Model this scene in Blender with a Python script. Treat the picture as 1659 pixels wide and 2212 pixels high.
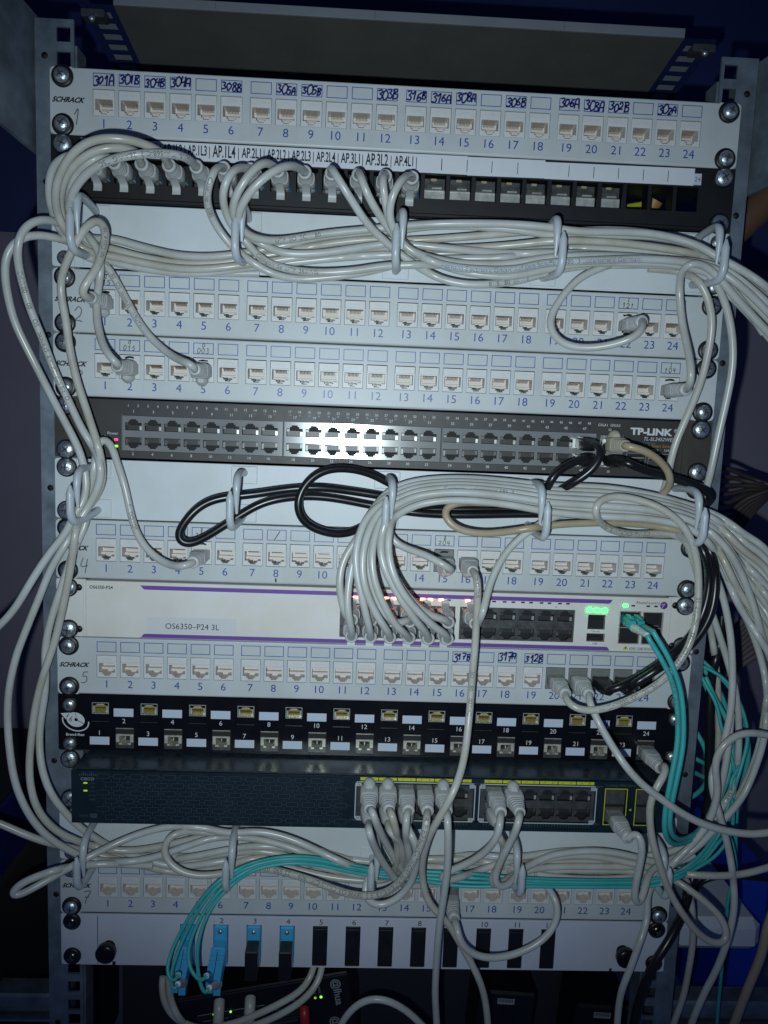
import bpy, math, random
import numpy as np
from mathutils import Vector, kdtree

random.seed(7)
for o in list(bpy.data.objects): bpy.data.objects.remove(o)
SC = bpy.context.scene
COL = SC.collection
MM = 0.001
Z0 = 1.6                                   # height of the rack's first unit above the floor, metres

# ------------------------------------------------------------------ camera, light, exposure
CAM = np.array([-22.43, -580.05, -226.38])
ANG = (1.445994, -0.038832, -0.032981)
FPX, PW, PH = 1700.0, 1659.0, 2212.0

def W(x, y, z): return Vector((x * MM, y * MM, z * MM + Z0))

cam_data = bpy.data.cameras.new('camera')
cam = bpy.data.objects.new('camera', cam_data); COL.objects.link(cam)
cam.location = W(*CAM); cam.rotation_euler = ANG
cam_data.sensor_fit = 'HORIZONTAL'; cam_data.sensor_width = 36
cam_data.lens = FPX / PW * 36; cam_data.clip_start = 0.01; cam_data.clip_end = 50
SC.camera = cam

world = bpy.data.worlds.new('World'); SC.world = world; world.use_nodes = True
bg = world.node_tree.nodes['Background']
bg.inputs[0].default_value = (0.10, 0.20, 0.62, 1); bg.inputs[1].default_value = 0.09

# the phone's flash, just beside its lens
fl = bpy.data.lights.new('camera_flash', 'SPOT')
fl.energy = 10.6; fl.color = (0.775, 0.93, 1.0); fl.shadow_soft_size = 0.0035
fl.spot_size = math.radians(96); fl.spot_blend = 1.0
flo = bpy.data.objects.new('camera_flash', fl); COL.objects.link(flo)
flo.location = W(CAM[0] - 18, CAM[1] - 2, CAM[2] - 28)
flo.rotation_euler = (W(-4, 0, -262) - flo.location).to_track_quat('-Z', 'Y').to_euler()

SC.view_settings.view_transform = 'Standard'; SC.view_settings.look = 'None'
SC.view_settings.exposure = 0.0; SC.view_settings.gamma = 1.0
SC.render.engine = 'CYCLES'
SC.cycles.max_bounces = 6
SC.cycles.sample_clamp_indirect = 1.5

# ------------------------------------------------------------------ projection helpers (mm)
def rotm(a):
    cx, sx = math.cos(a[0]), math.sin(a[0]); cy, sy = math.cos(a[1]), math.sin(a[1]); cz, sz = math.cos(a[2]), math.sin(a[2])
    Rx = np.array([[1,0,0],[0,cx,-sx],[0,sx,cx]]); Ry = np.array([[cy,0,sy],[0,1,0],[-sy,0,cy]]); Rz = np.array([[cz,-sz,0],[sz,cz,0],[0,0,1]])
    return Rz @ Ry @ Rx
RM = rotm(ANG)
def at(u, v, d):
    """point seen at picture position u,v that stands d mm in front of the rack face"""
    q = RM @ np.array([(u - PW/2)/FPX, -(v - PH/2)/FPX, -1.0])
    t = (-d - CAM[1]) / q[1]
    return CAM + t * q

# ------------------------------------------------------------------ materials
MATS = {}
def mat(name, col, rough=0.5, metal=0.0, emit=None, es=1.0, noise=0.0, nscale=60, bump=0.0, bscale=400, spec=0.5, alpha=None, trans=0.0, coat=0.0, warm=None):
    if name in MATS: return MATS[name]
    m = bpy.data.materials.new(name); m.use_nodes = True; nt = m.node_tree
    b = nt.nodes['Principled BSDF']
    b.inputs['Base Color'].default_value = (*col, 1); b.inputs['Roughness'].default_value = rough
    b.inputs['Metallic'].default_value = metal; b.inputs['Specular IOR Level'].default_value = spec
    b.inputs['Transmission Weight'].default_value = trans; b.inputs['Coat Weight'].default_value = coat
    tc = nt.nodes.new('ShaderNodeTexCoord')
    if noise > 0:
        geo = nt.nodes.new('ShaderNodeNewGeometry')
        n = nt.nodes.new('ShaderNodeTexNoise'); n.inputs['Scale'].default_value = nscale; n.inputs['Detail'].default_value = 6
        n.inputs['Roughness'].default_value = 0.62
        nt.links.new(geo.outputs['Position'], n.inputs['Vector'])
        r = nt.nodes.new('ShaderNodeValToRGB'); r.color_ramp.elements[0].position = 0.32; r.color_ramp.elements[1].position = 0.68
        lo = [c * (1 - noise) for c in col]
        if warm: lo = [a * b_ for a, b_ in zip(lo, warm)]
        hi = [min(1, c * (1 + noise * 0.6)) for c in col]
        r.color_ramp.elements[0].color = (*lo, 1); r.color_ramp.elements[1].color = (*hi, 1)
        nt.links.new(n.outputs['Fac'], r.inputs['Fac']); nt.links.new(r.outputs['Color'], b.inputs['Base Color'])
        mr = nt.nodes.new('ShaderNodeMapRange'); mr.inputs['To Min'].default_value = max(0, rough - 0.10); mr.inputs['To Max'].default_value = min(1, rough + 0.10)
        nt.links.new(n.outputs['Fac'], mr.inputs['Value']); nt.links.new(mr.outputs['Result'], b.inputs['Roughness'])
    if bump > 0:
        geo2 = nt.nodes.new('ShaderNodeNewGeometry')
        n2 = nt.nodes.new('ShaderNodeTexNoise'); n2.inputs['Scale'].default_value = bscale; n2.inputs['Detail'].default_value = 3
        nt.links.new(geo2.outputs['Position'], n2.inputs['Vector'])
        bp = nt.nodes.new('ShaderNodeBump'); bp.inputs['Strength'].default_value = bump; bp.inputs['Distance'].default_value = 0.0004
        nt.links.new(n2.outputs['Fac'], bp.inputs['Height']); nt.links.new(bp.outputs['Normal'], b.inputs['Normal'])
    if emit:
        b.inputs['Emission Color'].default_value = (*emit, 1); b.inputs['Emission Strength'].default_value = es
    MATS[name] = m
    return m

GREY   = mat('grey_powder_coat', (0.535, 0.565, 0.58), 0.42, noise=0.07, nscale=22, bump=0.16, bscale=1300, warm=(1.0, .975, .93))
WHITE  = mat('white_powder_coat', (0.61, 0.65, 0.68), 0.42, noise=0.06, nscale=18, bump=0.2, bscale=1100, warm=(1.0, .98, .94))
CREAM  = mat('cream_paint', (0.70, 0.68, 0.655), 0.5, noise=0.05, nscale=26, bump=0.08, bscale=900, warm=(1.0, .97, .90))
FIBW   = mat('white_paint', (0.58, 0.60, 0.67), 0.5, noise=0.06, nscale=20, bump=0.1, bscale=900)
JACK   = mat('ivory_plastic', (0.66, 0.65, 0.635), 0.4, noise=0.04, nscale=90)
JACKIN = mat('ivory_plastic_inner', (0.66, 0.60, 0.55), 0.45)
GOLD   = mat('gold_contact', (0.52, 0.41, 0.27), 0.35, metal=0.35)
BRASS  = mat('brass_contact', (0.44, 0.34, 0.08), 0.30, metal=0.3)
STEEL  = mat('nickel_shield', (0.60, 0.585, 0.54), 0.36, metal=0.55, noise=0.25, nscale=160)
STEELD = mat('dark_shield', (0.13, 0.13, 0.125), 0.36, metal=0.6, noise=0.3, nscale=200)
CHROME = mat('zinc_screw', (0.62, 0.66, 0.70), 0.36, metal=0.88, noise=0.45, nscale=420, bump=0.7, bscale=600)
DSCREW = mat('dark_screw', (0.10, 0.10, 0.095), 0.22, metal=1.0)
RAILM  = mat('galvanised_steel', (0.20, 0.24, 0.28), 0.5, metal=0.5, noise=0.35, nscale=55, bump=0.1, bscale=500)
BLACK  = mat('black_plastic', (0.010, 0.010, 0.011), 0.42, noise=0.3, nscale=80)
BLACKP = mat('black_paint', (0.0065, 0.0065, 0.0075), 0.5, noise=0.25, nscale=30, bump=0.08, bscale=900)
BRP    = mat('glossy_black_paint', (0.004, 0.004, 0.006), 0.28, noise=0.2, nscale=40)
DARKIN = mat('dark_cavity', (0.006, 0.006, 0.006), 0.7)
PORTIN = mat('port_insert', (0.022, 0.022, 0.024), 0.38)
PINM   = mat('dull_pin', (0.055, 0.055, 0.055), 0.45, metal=0.3)
BEZEL  = mat('brown_grey_bezel', (0.036, 0.033, 0.031), 0.5, noise=0.12, nscale=40, bump=0.12, bscale=1200)
TPEAR  = mat('brown_grey_metal', (0.075, 0.066, 0.058), 0.42, metal=0.3, noise=0.15, nscale=40)
TPSH   = mat('brushed_shield', (0.46, 0.455, 0.445), 0.20, metal=0.55)
tb_ = TPSH.node_tree.nodes['Principled BSDF']; tb_.inputs['Anisotropic'].default_value = 0.75; tb_.inputs['Anisotropic Rotation'].default_value = 0.25
tg_ = TPSH.node_tree.nodes.new('ShaderNodeCombineXYZ'); tg_.inputs[0].default_value = 1.0; TPSH.node_tree.links.new(tg_.outputs[0], tb_.inputs['Tangent'])
CISC   = mat('dark_teal_bezel', (0.0055, 0.015, 0.024), 0.45, noise=0.2, nscale=60)
CISTOP = mat('dark_teal_cover', (0.024, 0.038, 0.050), 0.30, noise=0.5, nscale=180, bump=0.25, bscale=260)
CISLN  = mat('teal_ridge', (0.036, 0.062, 0.082), 0.4)
LPAINT = mat('light_frame_paint', (0.42, 0.46, 0.50), 0.5)
YELLOW = mat('yellow_print', (0.55, 0.56, 0.02), 0.5)
INKB   = mat('blue_print', (0.022, 0.07, 0.30), 0.4)
MARKER = mat('blue_marker', (0.012, 0.014, 0.13), 0.5)
MARKK  = mat('black_marker', (0.01, 0.01, 0.012), 0.5)
PENCIL = mat('pencil', (0.12, 0.13, 0.14), 0.5)
INKK   = mat('black_print', (0.015, 0.015, 0.02), 0.5)
INKW   = mat('white_print', (0.62, 0.63, 0.64), 0.5)
INKG   = mat('grey_print', (0.10, 0.13, 0.15), 0.5)
INKO   = mat('orange_print', (0.42, 0.20, 0.02), 0.5)
PURPLE = mat('purple_print', (0.15, 0.06, 0.32), 0.45)
PAPER  = mat('white_paper', (0.66, 0.68, 0.71), 0.7, noise=0.04, nscale=60)
LABELB = mat('pale_label', (0.52, 0.58, 0.68), 0.6)
TAPE   = mat('clear_label_tape', (0.625, 0.62, 0.62), 0.45)
RINGM  = mat('pale_blue_grey_plastic', (0.48, 0.515, 0.54), 0.33, noise=0.05, nscale=90)
CGREY  = mat('grey_cable_sheath', (0.50, 0.515, 0.505), 0.29, noise=0.13, nscale=34, warm=(1, .955, .87))
CWARM  = mat('yellowed_cable_sheath', (0.485, 0.475, 0.44), 0.29, noise=0.15, nscale=34, warm=(1, .95, .83))
CBEIGE = mat('beige_cable_sheath', (0.40, 0.335, 0.235), 0.34, noise=0.10, nscale=30, warm=(1, .93, .8))
CBLACK = mat('black_cable_sheath', (0.010, 0.011, 0.013), 0.30, noise=0.2, nscale=50)
CTEAL  = mat('aqua_fibre_sheath', (0.05, 0.40, 0.39), 0.42, noise=0.10, nscale=50)
CDIM   = mat('dark_wire_sheath', (0.045, 0.033, 0.030), 0.5)
BOOT   = mat('grey_boot', (0.47, 0.475, 0.465), 0.42, noise=0.06, nscale=90)
BOOTW  = mat('beige_boot', (0.44, 0.40, 0.31), 0.42)
BOOTK  = mat('black_boot', (0.012, 0.012, 0.013), 0.4)
BOOTWH = mat('white_boot', (0.62, 0.63, 0.66), 0.45)
BOOTT  = mat('teal_boot', (0.03, 0.33, 0.36), 0.4)
CLEAR  = mat('cloudy_clear_plug', (0.26, 0.27, 0.27), 0.18, noise=0.3, nscale=300)
CYAN   = mat('cyan_adapter', (0.06, 0.42, 0.72), 0.4)
KNOBM  = mat('black_knob', (0.004, 0.004, 0.004), 0.3)
LEDG   = mat('green_led', (0.0, 0.2, 0.02), 0.4, emit=(0.012, 1.0, 0.035), es=16)
LEDG2  = mat('small_green_led', (0.0, 0.2, 0.02), 0.4, emit=(0.25, 1.0, 0.05), es=2.2)
LEDY   = mat('yellow_green_led', (0.1, 0.2, 0.0), 0.4, emit=(0.5, 0.8, 0.02), es=0.55)
LEDR   = mat('red_led', (0.2, 0.0, 0.02), 0.4, emit=(1.0, 0.05, 0.16), es=2.2)
LEDO   = mat('orange_led', (0.3, 0.1, 0.02), 0.4, emit=(1.0, 0.17, 0.05), es=20)
LEDX   = mat('unlit_led', (0.03, 0.025, 0.02), 0.4)
NAVY   = mat('navy_paint', (0.010, 0.018, 0.085), 0.6, noise=0.2, nscale=6)
BLUEB  = mat('bright_blue_plastic', (0.008, 0.04, 0.42), 0.5)
BLUED  = mat('dark_blue_plastic', (0.004, 0.012, 0.12), 0.6, noise=0.3, nscale=12)
WALLM  = mat('grey_wall_paint', (0.19, 0.175, 0.215), 0.85, noise=0.12, nscale=5, bump=0.3, bscale=60)
SHELFM = mat('grey_brown_shelf', (0.098, 0.094, 0.086), 0.7, noise=0.1, nscale=30)
FLANGE = mat('pale_shelf_edge', (0.20, 0.215, 0.235), 0.55, noise=0.08, nscale=30)
ORANGE = mat('orange_conduit', (0.11, 0.052, 0.03), 0.6)
WOOD   = mat('orange_wire', (0.30, 0.17, 0.035), 0.5)
WBOX   = mat('white_enclosure', (0.56, 0.60, 0.66), 0.4, noise=0.05, nscale=20)
DEVICE = mat('black_device', (0.006, 0.006, 0.007), 0.4, noise=0.3, nscale=40)
REDP   = mat('red_plug', (0.35, 0.02, 0.02), 0.4)

# ------------------------------------------------------------------ mesh builder (mm, local to a parent origin)
class MB:
    def __init__(s): s.v = []; s.f = []; s.m = []; s.s = []; s.mats = []
    def mi(s, m):
        if m not in s.mats: s.mats.append(m)
        return s.mats.index(m)
    def add(s, vs, fs, m, smooth=False):
        b = len(s.v); s.v += [tuple(map(float, p)) for p in vs]; k = s.mi(m)
        for f in fs: s.f.append(tuple(b + i for i in f)); s.m.append(k); s.s.append(smooth)
        return s
    def box(s, x0, x1, y0, y1, z0, z1, m, c=0.0):
        if c <= 0:
            vs = [(x, y, z) for x in (x0, x1) for y in (y0, y1) for z in (z0, z1)]
            return s.add(vs, [(0,1,3,2),(4,6,7,5),(0,4,5,1),(2,3,7,6),(0,2,6,4),(1,5,7,3)], m)
        vs = []; idx = {}
        for i in (0,1):
            for j in (0,1):
                for k in (0,1):
                    X = (x0, x1)[i]; Y = (y0, y1)[j]; Z = (z0, z1)[k]
                    xi = X + (c if i == 0 else -c); yi = Y + (c if j == 0 else -c); zi = Z + (c if k == 0 else -c)
                    for a, p in enumerate(((X, yi, zi), (xi, Y, zi), (xi, yi, Z))):
                        idx[i,j,k,a] = len(vs); vs.append(p)
        fs = []
        for i in (0,1): fs.append([idx[i,0,0,0], idx[i,1,0,0], idx[i,1,1,0], idx[i,0,1,0]])
        for j in (0,1): fs.append([idx[0,j,0,1], idx[1,j,0,1], idx[1,j,1,1], idx[0,j,1,1]])
        for k in (0,1): fs.append([idx[0,0,k,2], idx[1,0,k,2], idx[1,1,k,2], idx[0,1,k,2]])
        for j in (0,1):
            for k in (0,1): fs.append([idx[0,j,k,1], idx[1,j,k,1], idx[1,j,k,2], idx[0,j,k,2]])
        for i in (0,1):
            for k in (0,1): fs.append([idx[i,0,k,0], idx[i,1,k,0], idx[i,1,k,2], idx[i,0,k,2]])
        for i in (0,1):
            for j in (0,1): fs.append([idx[i,j,0,0], idx[i,j,1,0], idx[i,j,1,1], idx[i,j,0,1]])
        for i in (0,1):
            for j in (0,1):
                for k in (0,1): fs.append([idx[i,j,k,0], idx[i,j,k,1], idx[i,j,k,2]])
        return s.add(vs, fs, m)
    def prism(s, poly, y0, y1, m):
        n = len(poly)
        vs = [(x, y0, z) for x, z in poly] + [(x, y1, z) for x, z in poly]
        fs = [tuple(range(n)), tuple(range(2*n-1, n-1, -1))] + [(i, (i+1) % n, n + (i+1) % n, n + i) for i in range(n)]
        return s.add(vs, fs, m)
    def flat(s, poly, y, m):
        return s.add([(x, y, z) for x, z in poly], [tuple(range(len(poly)))], m)
    def rect(s, x0, x1, z0, z1, y, m): return s.flat([(x0,z0),(x1,z0),(x1,z1),(x0,z1)], y, m)
    def frame(s, x0, x1, z0, z1, w, y, m):
        s.rect(x0, x1, z0, z0+w, y, m); s.rect(x0, x1, z1-w, z1, y, m); s.rect(x0, x0+w, z0+w, z1-w, y, m); s.rect(x1-w, x1, z0+w, z1-w, y, m); return s
    def plate(s, x0, x1, z0, z1, holes, yf, th, m, mw=None, back=None, holed=None):
        """sheet with rectangular (overlapping allowed) cut-outs, its edges and the walls of its holes"""
        mw = mw or m
        xs = sorted({x0, x1} | {max(x0, min(x1, h[i])) for h in holes for i in (0, 1)})
        zs = sorted({z0, z1} | {max(z0, min(z1, h[i])) for h in holes for i in (2, 3)})
        nx, nz = len(xs)-1, len(zs)-1
        sol = [[True]*nz for _ in range(nx)]
        for i in range(nx):
            cx = (xs[i]+xs[i+1])/2
            for j in range(nz):
                cz = (zs[j]+zs[j+1])/2
                if any(h[0] < cx < h[1] and h[2] < cz < h[3] for h in holes): sol[i][j] = False
        S = lambda i, j: 0 <= i < nx and 0 <= j < nz and sol[i][j]
        yb = yf + th
        for i in range(nx):
            for j in range(nz):
                a, b, c, d = xs[i], xs[i+1], zs[j], zs[j+1]
                if not sol[i][j]:
                    if back is not None: s.rect(a, b, c, d, yb, back)
                    continue
                s.rect(a, b, c, d, yf, m)
                for (di, dj, p, q) in ((-1,0,(a,c),(a,d)), (1,0,(b,c),(b,d)), (0,-1,(a,c),(b,c)), (0,1,(a,d),(b,d))):
                    if not S(i+di, j+dj):
                        s.add([(p[0],yf,p[1]),(q[0],yf,q[1]),(q[0],yb,q[1]),(p[0],yb,p[1])], [(0,1,2,3)], mw)
        return s
    def lathe(s, prof, cx, cz, m, n=20, smooth=True, y0=0.0):
        """profile of (d, r): d mm towards the viewer"""
        vs = []; fs = []
        for d, r in prof:
            for i in range(n):
                a = 2*math.pi*i/n; vs.append((cx + r*math.cos(a), y0 - d, cz + r*math.sin(a)))
        for k in range(len(prof)-1):
            for i in range(n): fs.append((k*n+i, k*n+(i+1) % n, (k+1)*n+(i+1) % n, (k+1)*n+i))
        fs.append(tuple(range((len(prof)-1)*n, len(prof)*n)))
        return s.add(vs, fs, m, smooth)
    def loft(s, secs, cx, cz, m, n=20, e=4.0, cap=True, smooth=True, capm=None):
        """superellipse sections (d, half width, half height, cx offset, cz offset, exponent)"""
        vs = []; fs = []
        for q in secs:
            d, w, h = q[:3]; ox = q[3] if len(q) > 3 else 0; oz = q[4] if len(q) > 4 else 0; ee = q[5] if len(q) > 5 else e
            for i in range(n):
                a = 2*math.pi*i/n; c, t = math.cos(a), math.sin(a)
                vs.append((cx + ox + w*math.copysign(abs(c)**(2/ee), c), -d, cz + oz + h*math.copysign(abs(t)**(2/ee), t)))
        for k in range(len(secs)-1):
            for i in range(n): fs.append((k*n+i, k*n+(i+1) % n, (k+1)*n+(i+1) % n, (k+1)*n+i))
        s.add(vs, fs, m, smooth)
        if cap:
            s.add(vs[-n:], [tuple(range(n))], capm or m); s.add(vs[:n], [tuple(range(n))], m)
        return s
    def tube(s, pts, r, m, n=10, cap=True, rr=None):
        P = np.array(pts, float); T = np.gradient(P, axis=0); T /= np.linalg.norm(T, axis=1)[:, None] + 1e-9
        u = np.cross(T[0], [0.13, 0.2, 1.0]); u /= np.linalg.norm(u)
        vs = []; fs = []
        for k in range(len(P)):
            u = u - T[k]*np.dot(u, T[k]); u /= np.linalg.norm(u) + 1e-9; w = np.cross(T[k], u)
            q = rr[k] if rr is not None else r
            for i in range(n):
                a = 2*math.pi*i/n; vs.append(tuple(P[k] + q*(math.cos(a)*u + math.sin(a)*w)))
        for k in range(len(P)-1):
            for i in range(n): fs.append((k*n+i, k*n+(i+1) % n, (k+1)*n+(i+1) % n, (k+1)*n+i))
        s.add(vs, fs, m, True)
        if cap: s.add(vs[:n], [tuple(range(n))], m); s.add(vs[-n:], [tuple(range(n))], m)
        return s
    def text(s, t, h, cx, cz, y, m, align='c', bold=False, shear=0.0, xs=1.0, rot=0.0):
        V, F = tmesh(t, bold)
        if not V: return s
        mx = max(p[0] for p in V); mn = min(p[0] for p in V)
        sx = h*xs
        off = -(mx+mn)/2 if align == 'c' else (-mn if align == 'l' else -mx)
        ca, sa = math.cos(rot), math.sin(rot)
        vs = []
        for px, pz in V:
            X = (px+off)*sx + shear*(pz-0.5)*h; Zz = (pz-0.5)*h
            vs.append((cx + X*ca - Zz*sa, y, cz + X*sa + Zz*ca))
        return s.add(vs, F, m)
    def strokes(s, t, h, cx, cz, y, m, w=0.5, adv=0.78, slant=0.12, jit=0.06, rot=0.0, rnd=None):
        """handwriting: ribbons along the pen's path"""
        rnd = rnd or random.Random(hash(t) % 1000 if False else sum(map(ord, t)))
        tw = len(t)*adv; x = -tw/2
        ca, sa = math.cos(rot), math.sin(rot)
        for ch in t:
            dz = rnd.uniform(-jit, jit)*1.6; sc = 1 + rnd.uniform(-jit, jit)*2
            for st in GLY.get(ch, []):
                pts = []
                for px, pz in st:
                    X = (x + 0.12 + px*0.58*sc + slant*(pz-0.5)*1.0 + rnd.uniform(-jit, jit)*0.5)*h
                    Zz = ((pz-0.5)*sc + dz + rnd.uniform(-jit, jit)*0.5)*h
                    pts.append((cx + X*ca - Zz*sa, cz + X*sa + Zz*ca))
                s.ribbon(pts, w, y, m)
            x += adv
        return s
    def ribbon(s, pts, w, y, m):
        if len(pts) < 2: return s
        P = np.array(pts, float)
        if len(P) > 2: P = np.array(cat2(P, 4))
        T = np.gradient(P, axis=0); T /= np.linalg.norm(T, axis=1)[:, None] + 1e-9
        N = np.stack([-T[:, 1], T[:, 0]], 1)*w/2
        L = P+N; R = P-N; vs = []; n = len(P)
        for k in range(n): vs += [(L[k][0], y, L[k][1]), (R[k][0], y, R[k][1])]
        fs = [(2*k, 2*k+1, 2*k+3, 2*k+2) for k in range(n-1)]
        s.add(vs, fs, m)
        for c in (P[0], P[-1]):
            s.add([(c[0]+w/2*math.cos(a*math.pi/3), y-0.004, c[1]+w/2*math.sin(a*math.pi/3)) for a in range(6)], [tuple(range(6))], m)
        return s
    def build(s, name, parent=None, loc=None, bevel=0):
        me = bpy.data.meshes.new(name)
        me.from_pydata([(x*MM, y*MM, z*MM) for x, y, z in s.v], [], s.f)
        for m in s.mats: me.materials.append(m)
        me.polygons.foreach_set('material_index', s.m); me.polygons.foreach_set('use_smooth', s.s)
        me.update()
        o = bpy.data.objects.new(name, me); COL.objects.link(o)
        if parent is not None: o.parent = parent
        if loc is not None: o.location = loc
        return o

def cat2(P, k):
    """Catmull-Rom through P, k steps per span"""
    P = np.asarray(P, float)
    Q = np.vstack([2*P[0]-P[1], P, 2*P[-1]-P[-2]]); out = []
    for i in range(1, len(Q)-2):
        for j in range(k):
            t = j/k; a, b, c, d = Q[i-1], Q[i], Q[i+1], Q[i+2]
            out.append(0.5*((2*b) + (c-a)*t + (2*a-5*b+4*c-d)*t*t + (3*b-a-3*c+d)*t**3))
    out.append(P[-1]); return out

_tc = {}
_hh = None
def tmesh(t, bold=False):
    """flat glyph mesh of the built-in font, cap height 1"""
    global _hh
    if (t, bold) in _tc: return _tc[t, bold]
    cu = bpy.data.curves.new('t', 'FONT'); cu.body = t; cu.resolution_u = 3
    if bold: cu.offset = 0.045 if bold == 2 else 0.02
    o = bpy.data.objects.new('t', cu)
    me = bpy.data.meshes.new_from_object(o)
    V = [(v.co.x, v.co.y) for v in me.vertices]; F = [tuple(p.vertices) for p in me.polygons]
    bpy.data.objects.remove(o); bpy.data.curves.remove(cu); bpy.data.meshes.remove(me)
    if _hh is None:
        _hh = 1.0; hv, _ = tmesh('H'); _tc.clear(); _hh = max(p[1] for p in hv)
    V = [(x/_hh, y/_hh) for x, y in V]
    _tc[t, bold] = (V, F); return V, F

GLY = {
 '0': [[(.5,1),(.1,.8),(.0,.4),(.3,.0),(.8,.2),(.95,.6),(.7,.95),(.45,1)]],
 '1': [[(.15,.65),(.55,1),(.5,0)]],
 '2': [[(.05,.75),(.35,1),(.8,.8),(.6,.4),(.05,.03),(.45,.08),(.95,.02)]],
 '3': [[(.05,.9),(.5,1),(.75,.8),(.35,.55),(.8,.35),(.6,.03),(.0,.05)]],
 '4': [[(.25,1),(.1,.45),(.85,.5)],[(.75,.95),(.65,0)]],
 '5': [[(.85,1),(.25,.97),(.15,.6),(.7,.6),(.8,.2),(.4,0),(.05,.1)]],
 '6': [[(.75,1),(.25,.7),(.05,.25),(.4,0),(.8,.2),(.6,.5),(.15,.35)]],
 '7': [[(.0,.95),(.85,1),(.45,.4),(.35,0)],[(.2,.5),(.75,.52)]],
 '8': [[(.5,.55),(.1,.8),(.5,1),(.8,.8),(.45,.52),(.1,.2),(.5,0),(.85,.25),(.5,.55)]],
 'A': [[(.0,.0),(.15,.8),(.5,1),(.8,.75),(.9,.0)],[(.05,.4),(.85,.42)]],
 'B': [[(.15,.0),(.2,.97)],[(.1,.9),(.6,1),(.8,.78),(.25,.55),(.85,.4),(.7,.05),(.1,.02)]],
 'I': [[(.2,1),(.8,1)],[(.5,1),(.5,0)],[(.2,0),(.8,0)]],
 'N': [[(.05,1),(.95,1)],[(.35,1),(.33,0)],[(.68,1),(.66,0)],[(.05,0),(.95,0)]],
}

def prop(o, label=None, cat=None, group=None, kind=None):
    if label: o['label'] = label
    if cat: o['category'] = cat
    if group: o['group'] = group
    if kind: o['kind'] = kind
    return o
def thing(name, label, cat, loc, group=None):
    o = bpy.data.objects.new(name, None); COL.objects.link(o); o.location = loc; o.empty_display_size = 0.02
    return prop(o, label, cat, group)
def dup(o, parent, loc=None, rot=None):
    c = o.copy(); COL.objects.link(c); c.parent = parent
    if loc is not None: c.location = loc
    if rot is not None: c.rotation_euler = rot
    for ch in [k for k in bpy.data.objects if k.parent == o]:
        e = ch.copy(); COL.objects.link(e); e.parent = c
    return c
L = lambda x, y, z: Vector((x*MM, y*MM, z*MM))

# ------------------------------------------------------------------ rack layout
U = 44.45
ZOFF = [0.6, 0.5, 0.3, 0, -.6, -.8, -1, -1.2, -1.4, -1.4, -1.4, -1.5, -1.6, -1.8, -1.8]
def top(k): return -U*k + ZOFF[k]
def unit(name, label, cat, k, group=None): return thing(name, label, cat, W(0, 0, top(k)), group)
PX = [-204.8 + 17.5*i + 2.85*(i//6) for i in range(24)]

def arc(cx, cz, r, a0, a1, n=5): return [(cx + r*math.cos(math.radians(a0+(a1-a0)*i/n)), cz + r*math.sin(math.radians(a0+(a1-a0)*i/n))) for i in range(n+1)]
def ear_poly(side, x_in, x_out, z0, z1, r=3.0):
    if side < 0: return [(x_in, z0), (x_in, z1)] + arc(x_out+r, z1-r, r, 90, 180) + arc(x_out+r, z0+r, r, 180, 270)
    return [(x_in, z1), (x_in, z0)] + arc(x_out-r, z0+r, r, 270, 360) + arc(x_out-r, z1-r, r, 0, 90)

# screws ------------------------------------------------------------
_scr = {}
def screw(parent, x, z, kind='cup', rot=0.3, y=0.0):
    if kind not in _scr:
        h = MB(); hm = DSCREW if kind == 'dark' else CHROME
        r = {'cup': 5.3, 'dome': 6.2, 'flat': 4.6, 'dark': 5.2}[kind]
        base = {'cup': 2.6, 'dome': 1.6, 'flat': 0.6, 'dark': 2.2}[kind]
        h.lathe([(0, r*0.8), (base, r), (base+1.0, r*0.97), (base+2.0, r*0.82), (base+2.8, r*0.55), (base+3.1, r*0.25), (base+3.15, 0.05)], 0, 0, hm, 22)
        for a in (0, math.pi/2):
            c, s_ = math.cos(a), math.sin(a); q = r*0.46; w = 0.55
            vs = [(c*X - s_*Zz, -(base+yy), s_*X + c*Zz) for X, Zz, yy in ((-q,-w,2.95),(q,-w,2.95),(q,w,2.95),(-q,w,2.95))]
            vs2 = [(c*X*0.4 - s_*Zz, -(base+3.35), s_*X*0.4 + c*Zz) for X, Zz in ((-q,-w),(q,-w),(q,w),(-q,w))]
            h.add(vs+vs2, [(4,5,6,7),(0,1,5,4),(1,2,6,5),(2,3,7,6),(3,0,4,7)], STEELD)
        o = h.build('screw', parent, L(x, y, z)); _scr[kind] = o
        w = MB(); R = {'cup': 7.4, 'dome': 7.2, 'flat': 5.1, 'dark': 6.8}[kind]
        w.lathe([(0.02, R), (1.5, R), (2.3, R-0.7), (2.3, R-2.6)], 0, 0, STEELD if kind in ('flat',) else BLACK, 24)
        w.build('washer', o)
    else:
        o = dup(_scr[kind], parent, L(x, y, z))
    o.rotation_euler = (0, random.uniform(0, 3), 0)
    return o
def screws(parent, kinds='cup', zs=(-6.35, -38.1), x=232.5, y=0.0, skip=()):
    for i, (sx, z) in enumerate(((-x, zs[0]), (-x, zs[1]), (x, zs[0]), (x, zs[1]))):
        if i not in skip: screw(parent, sx, z, kinds, y=y)

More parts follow.
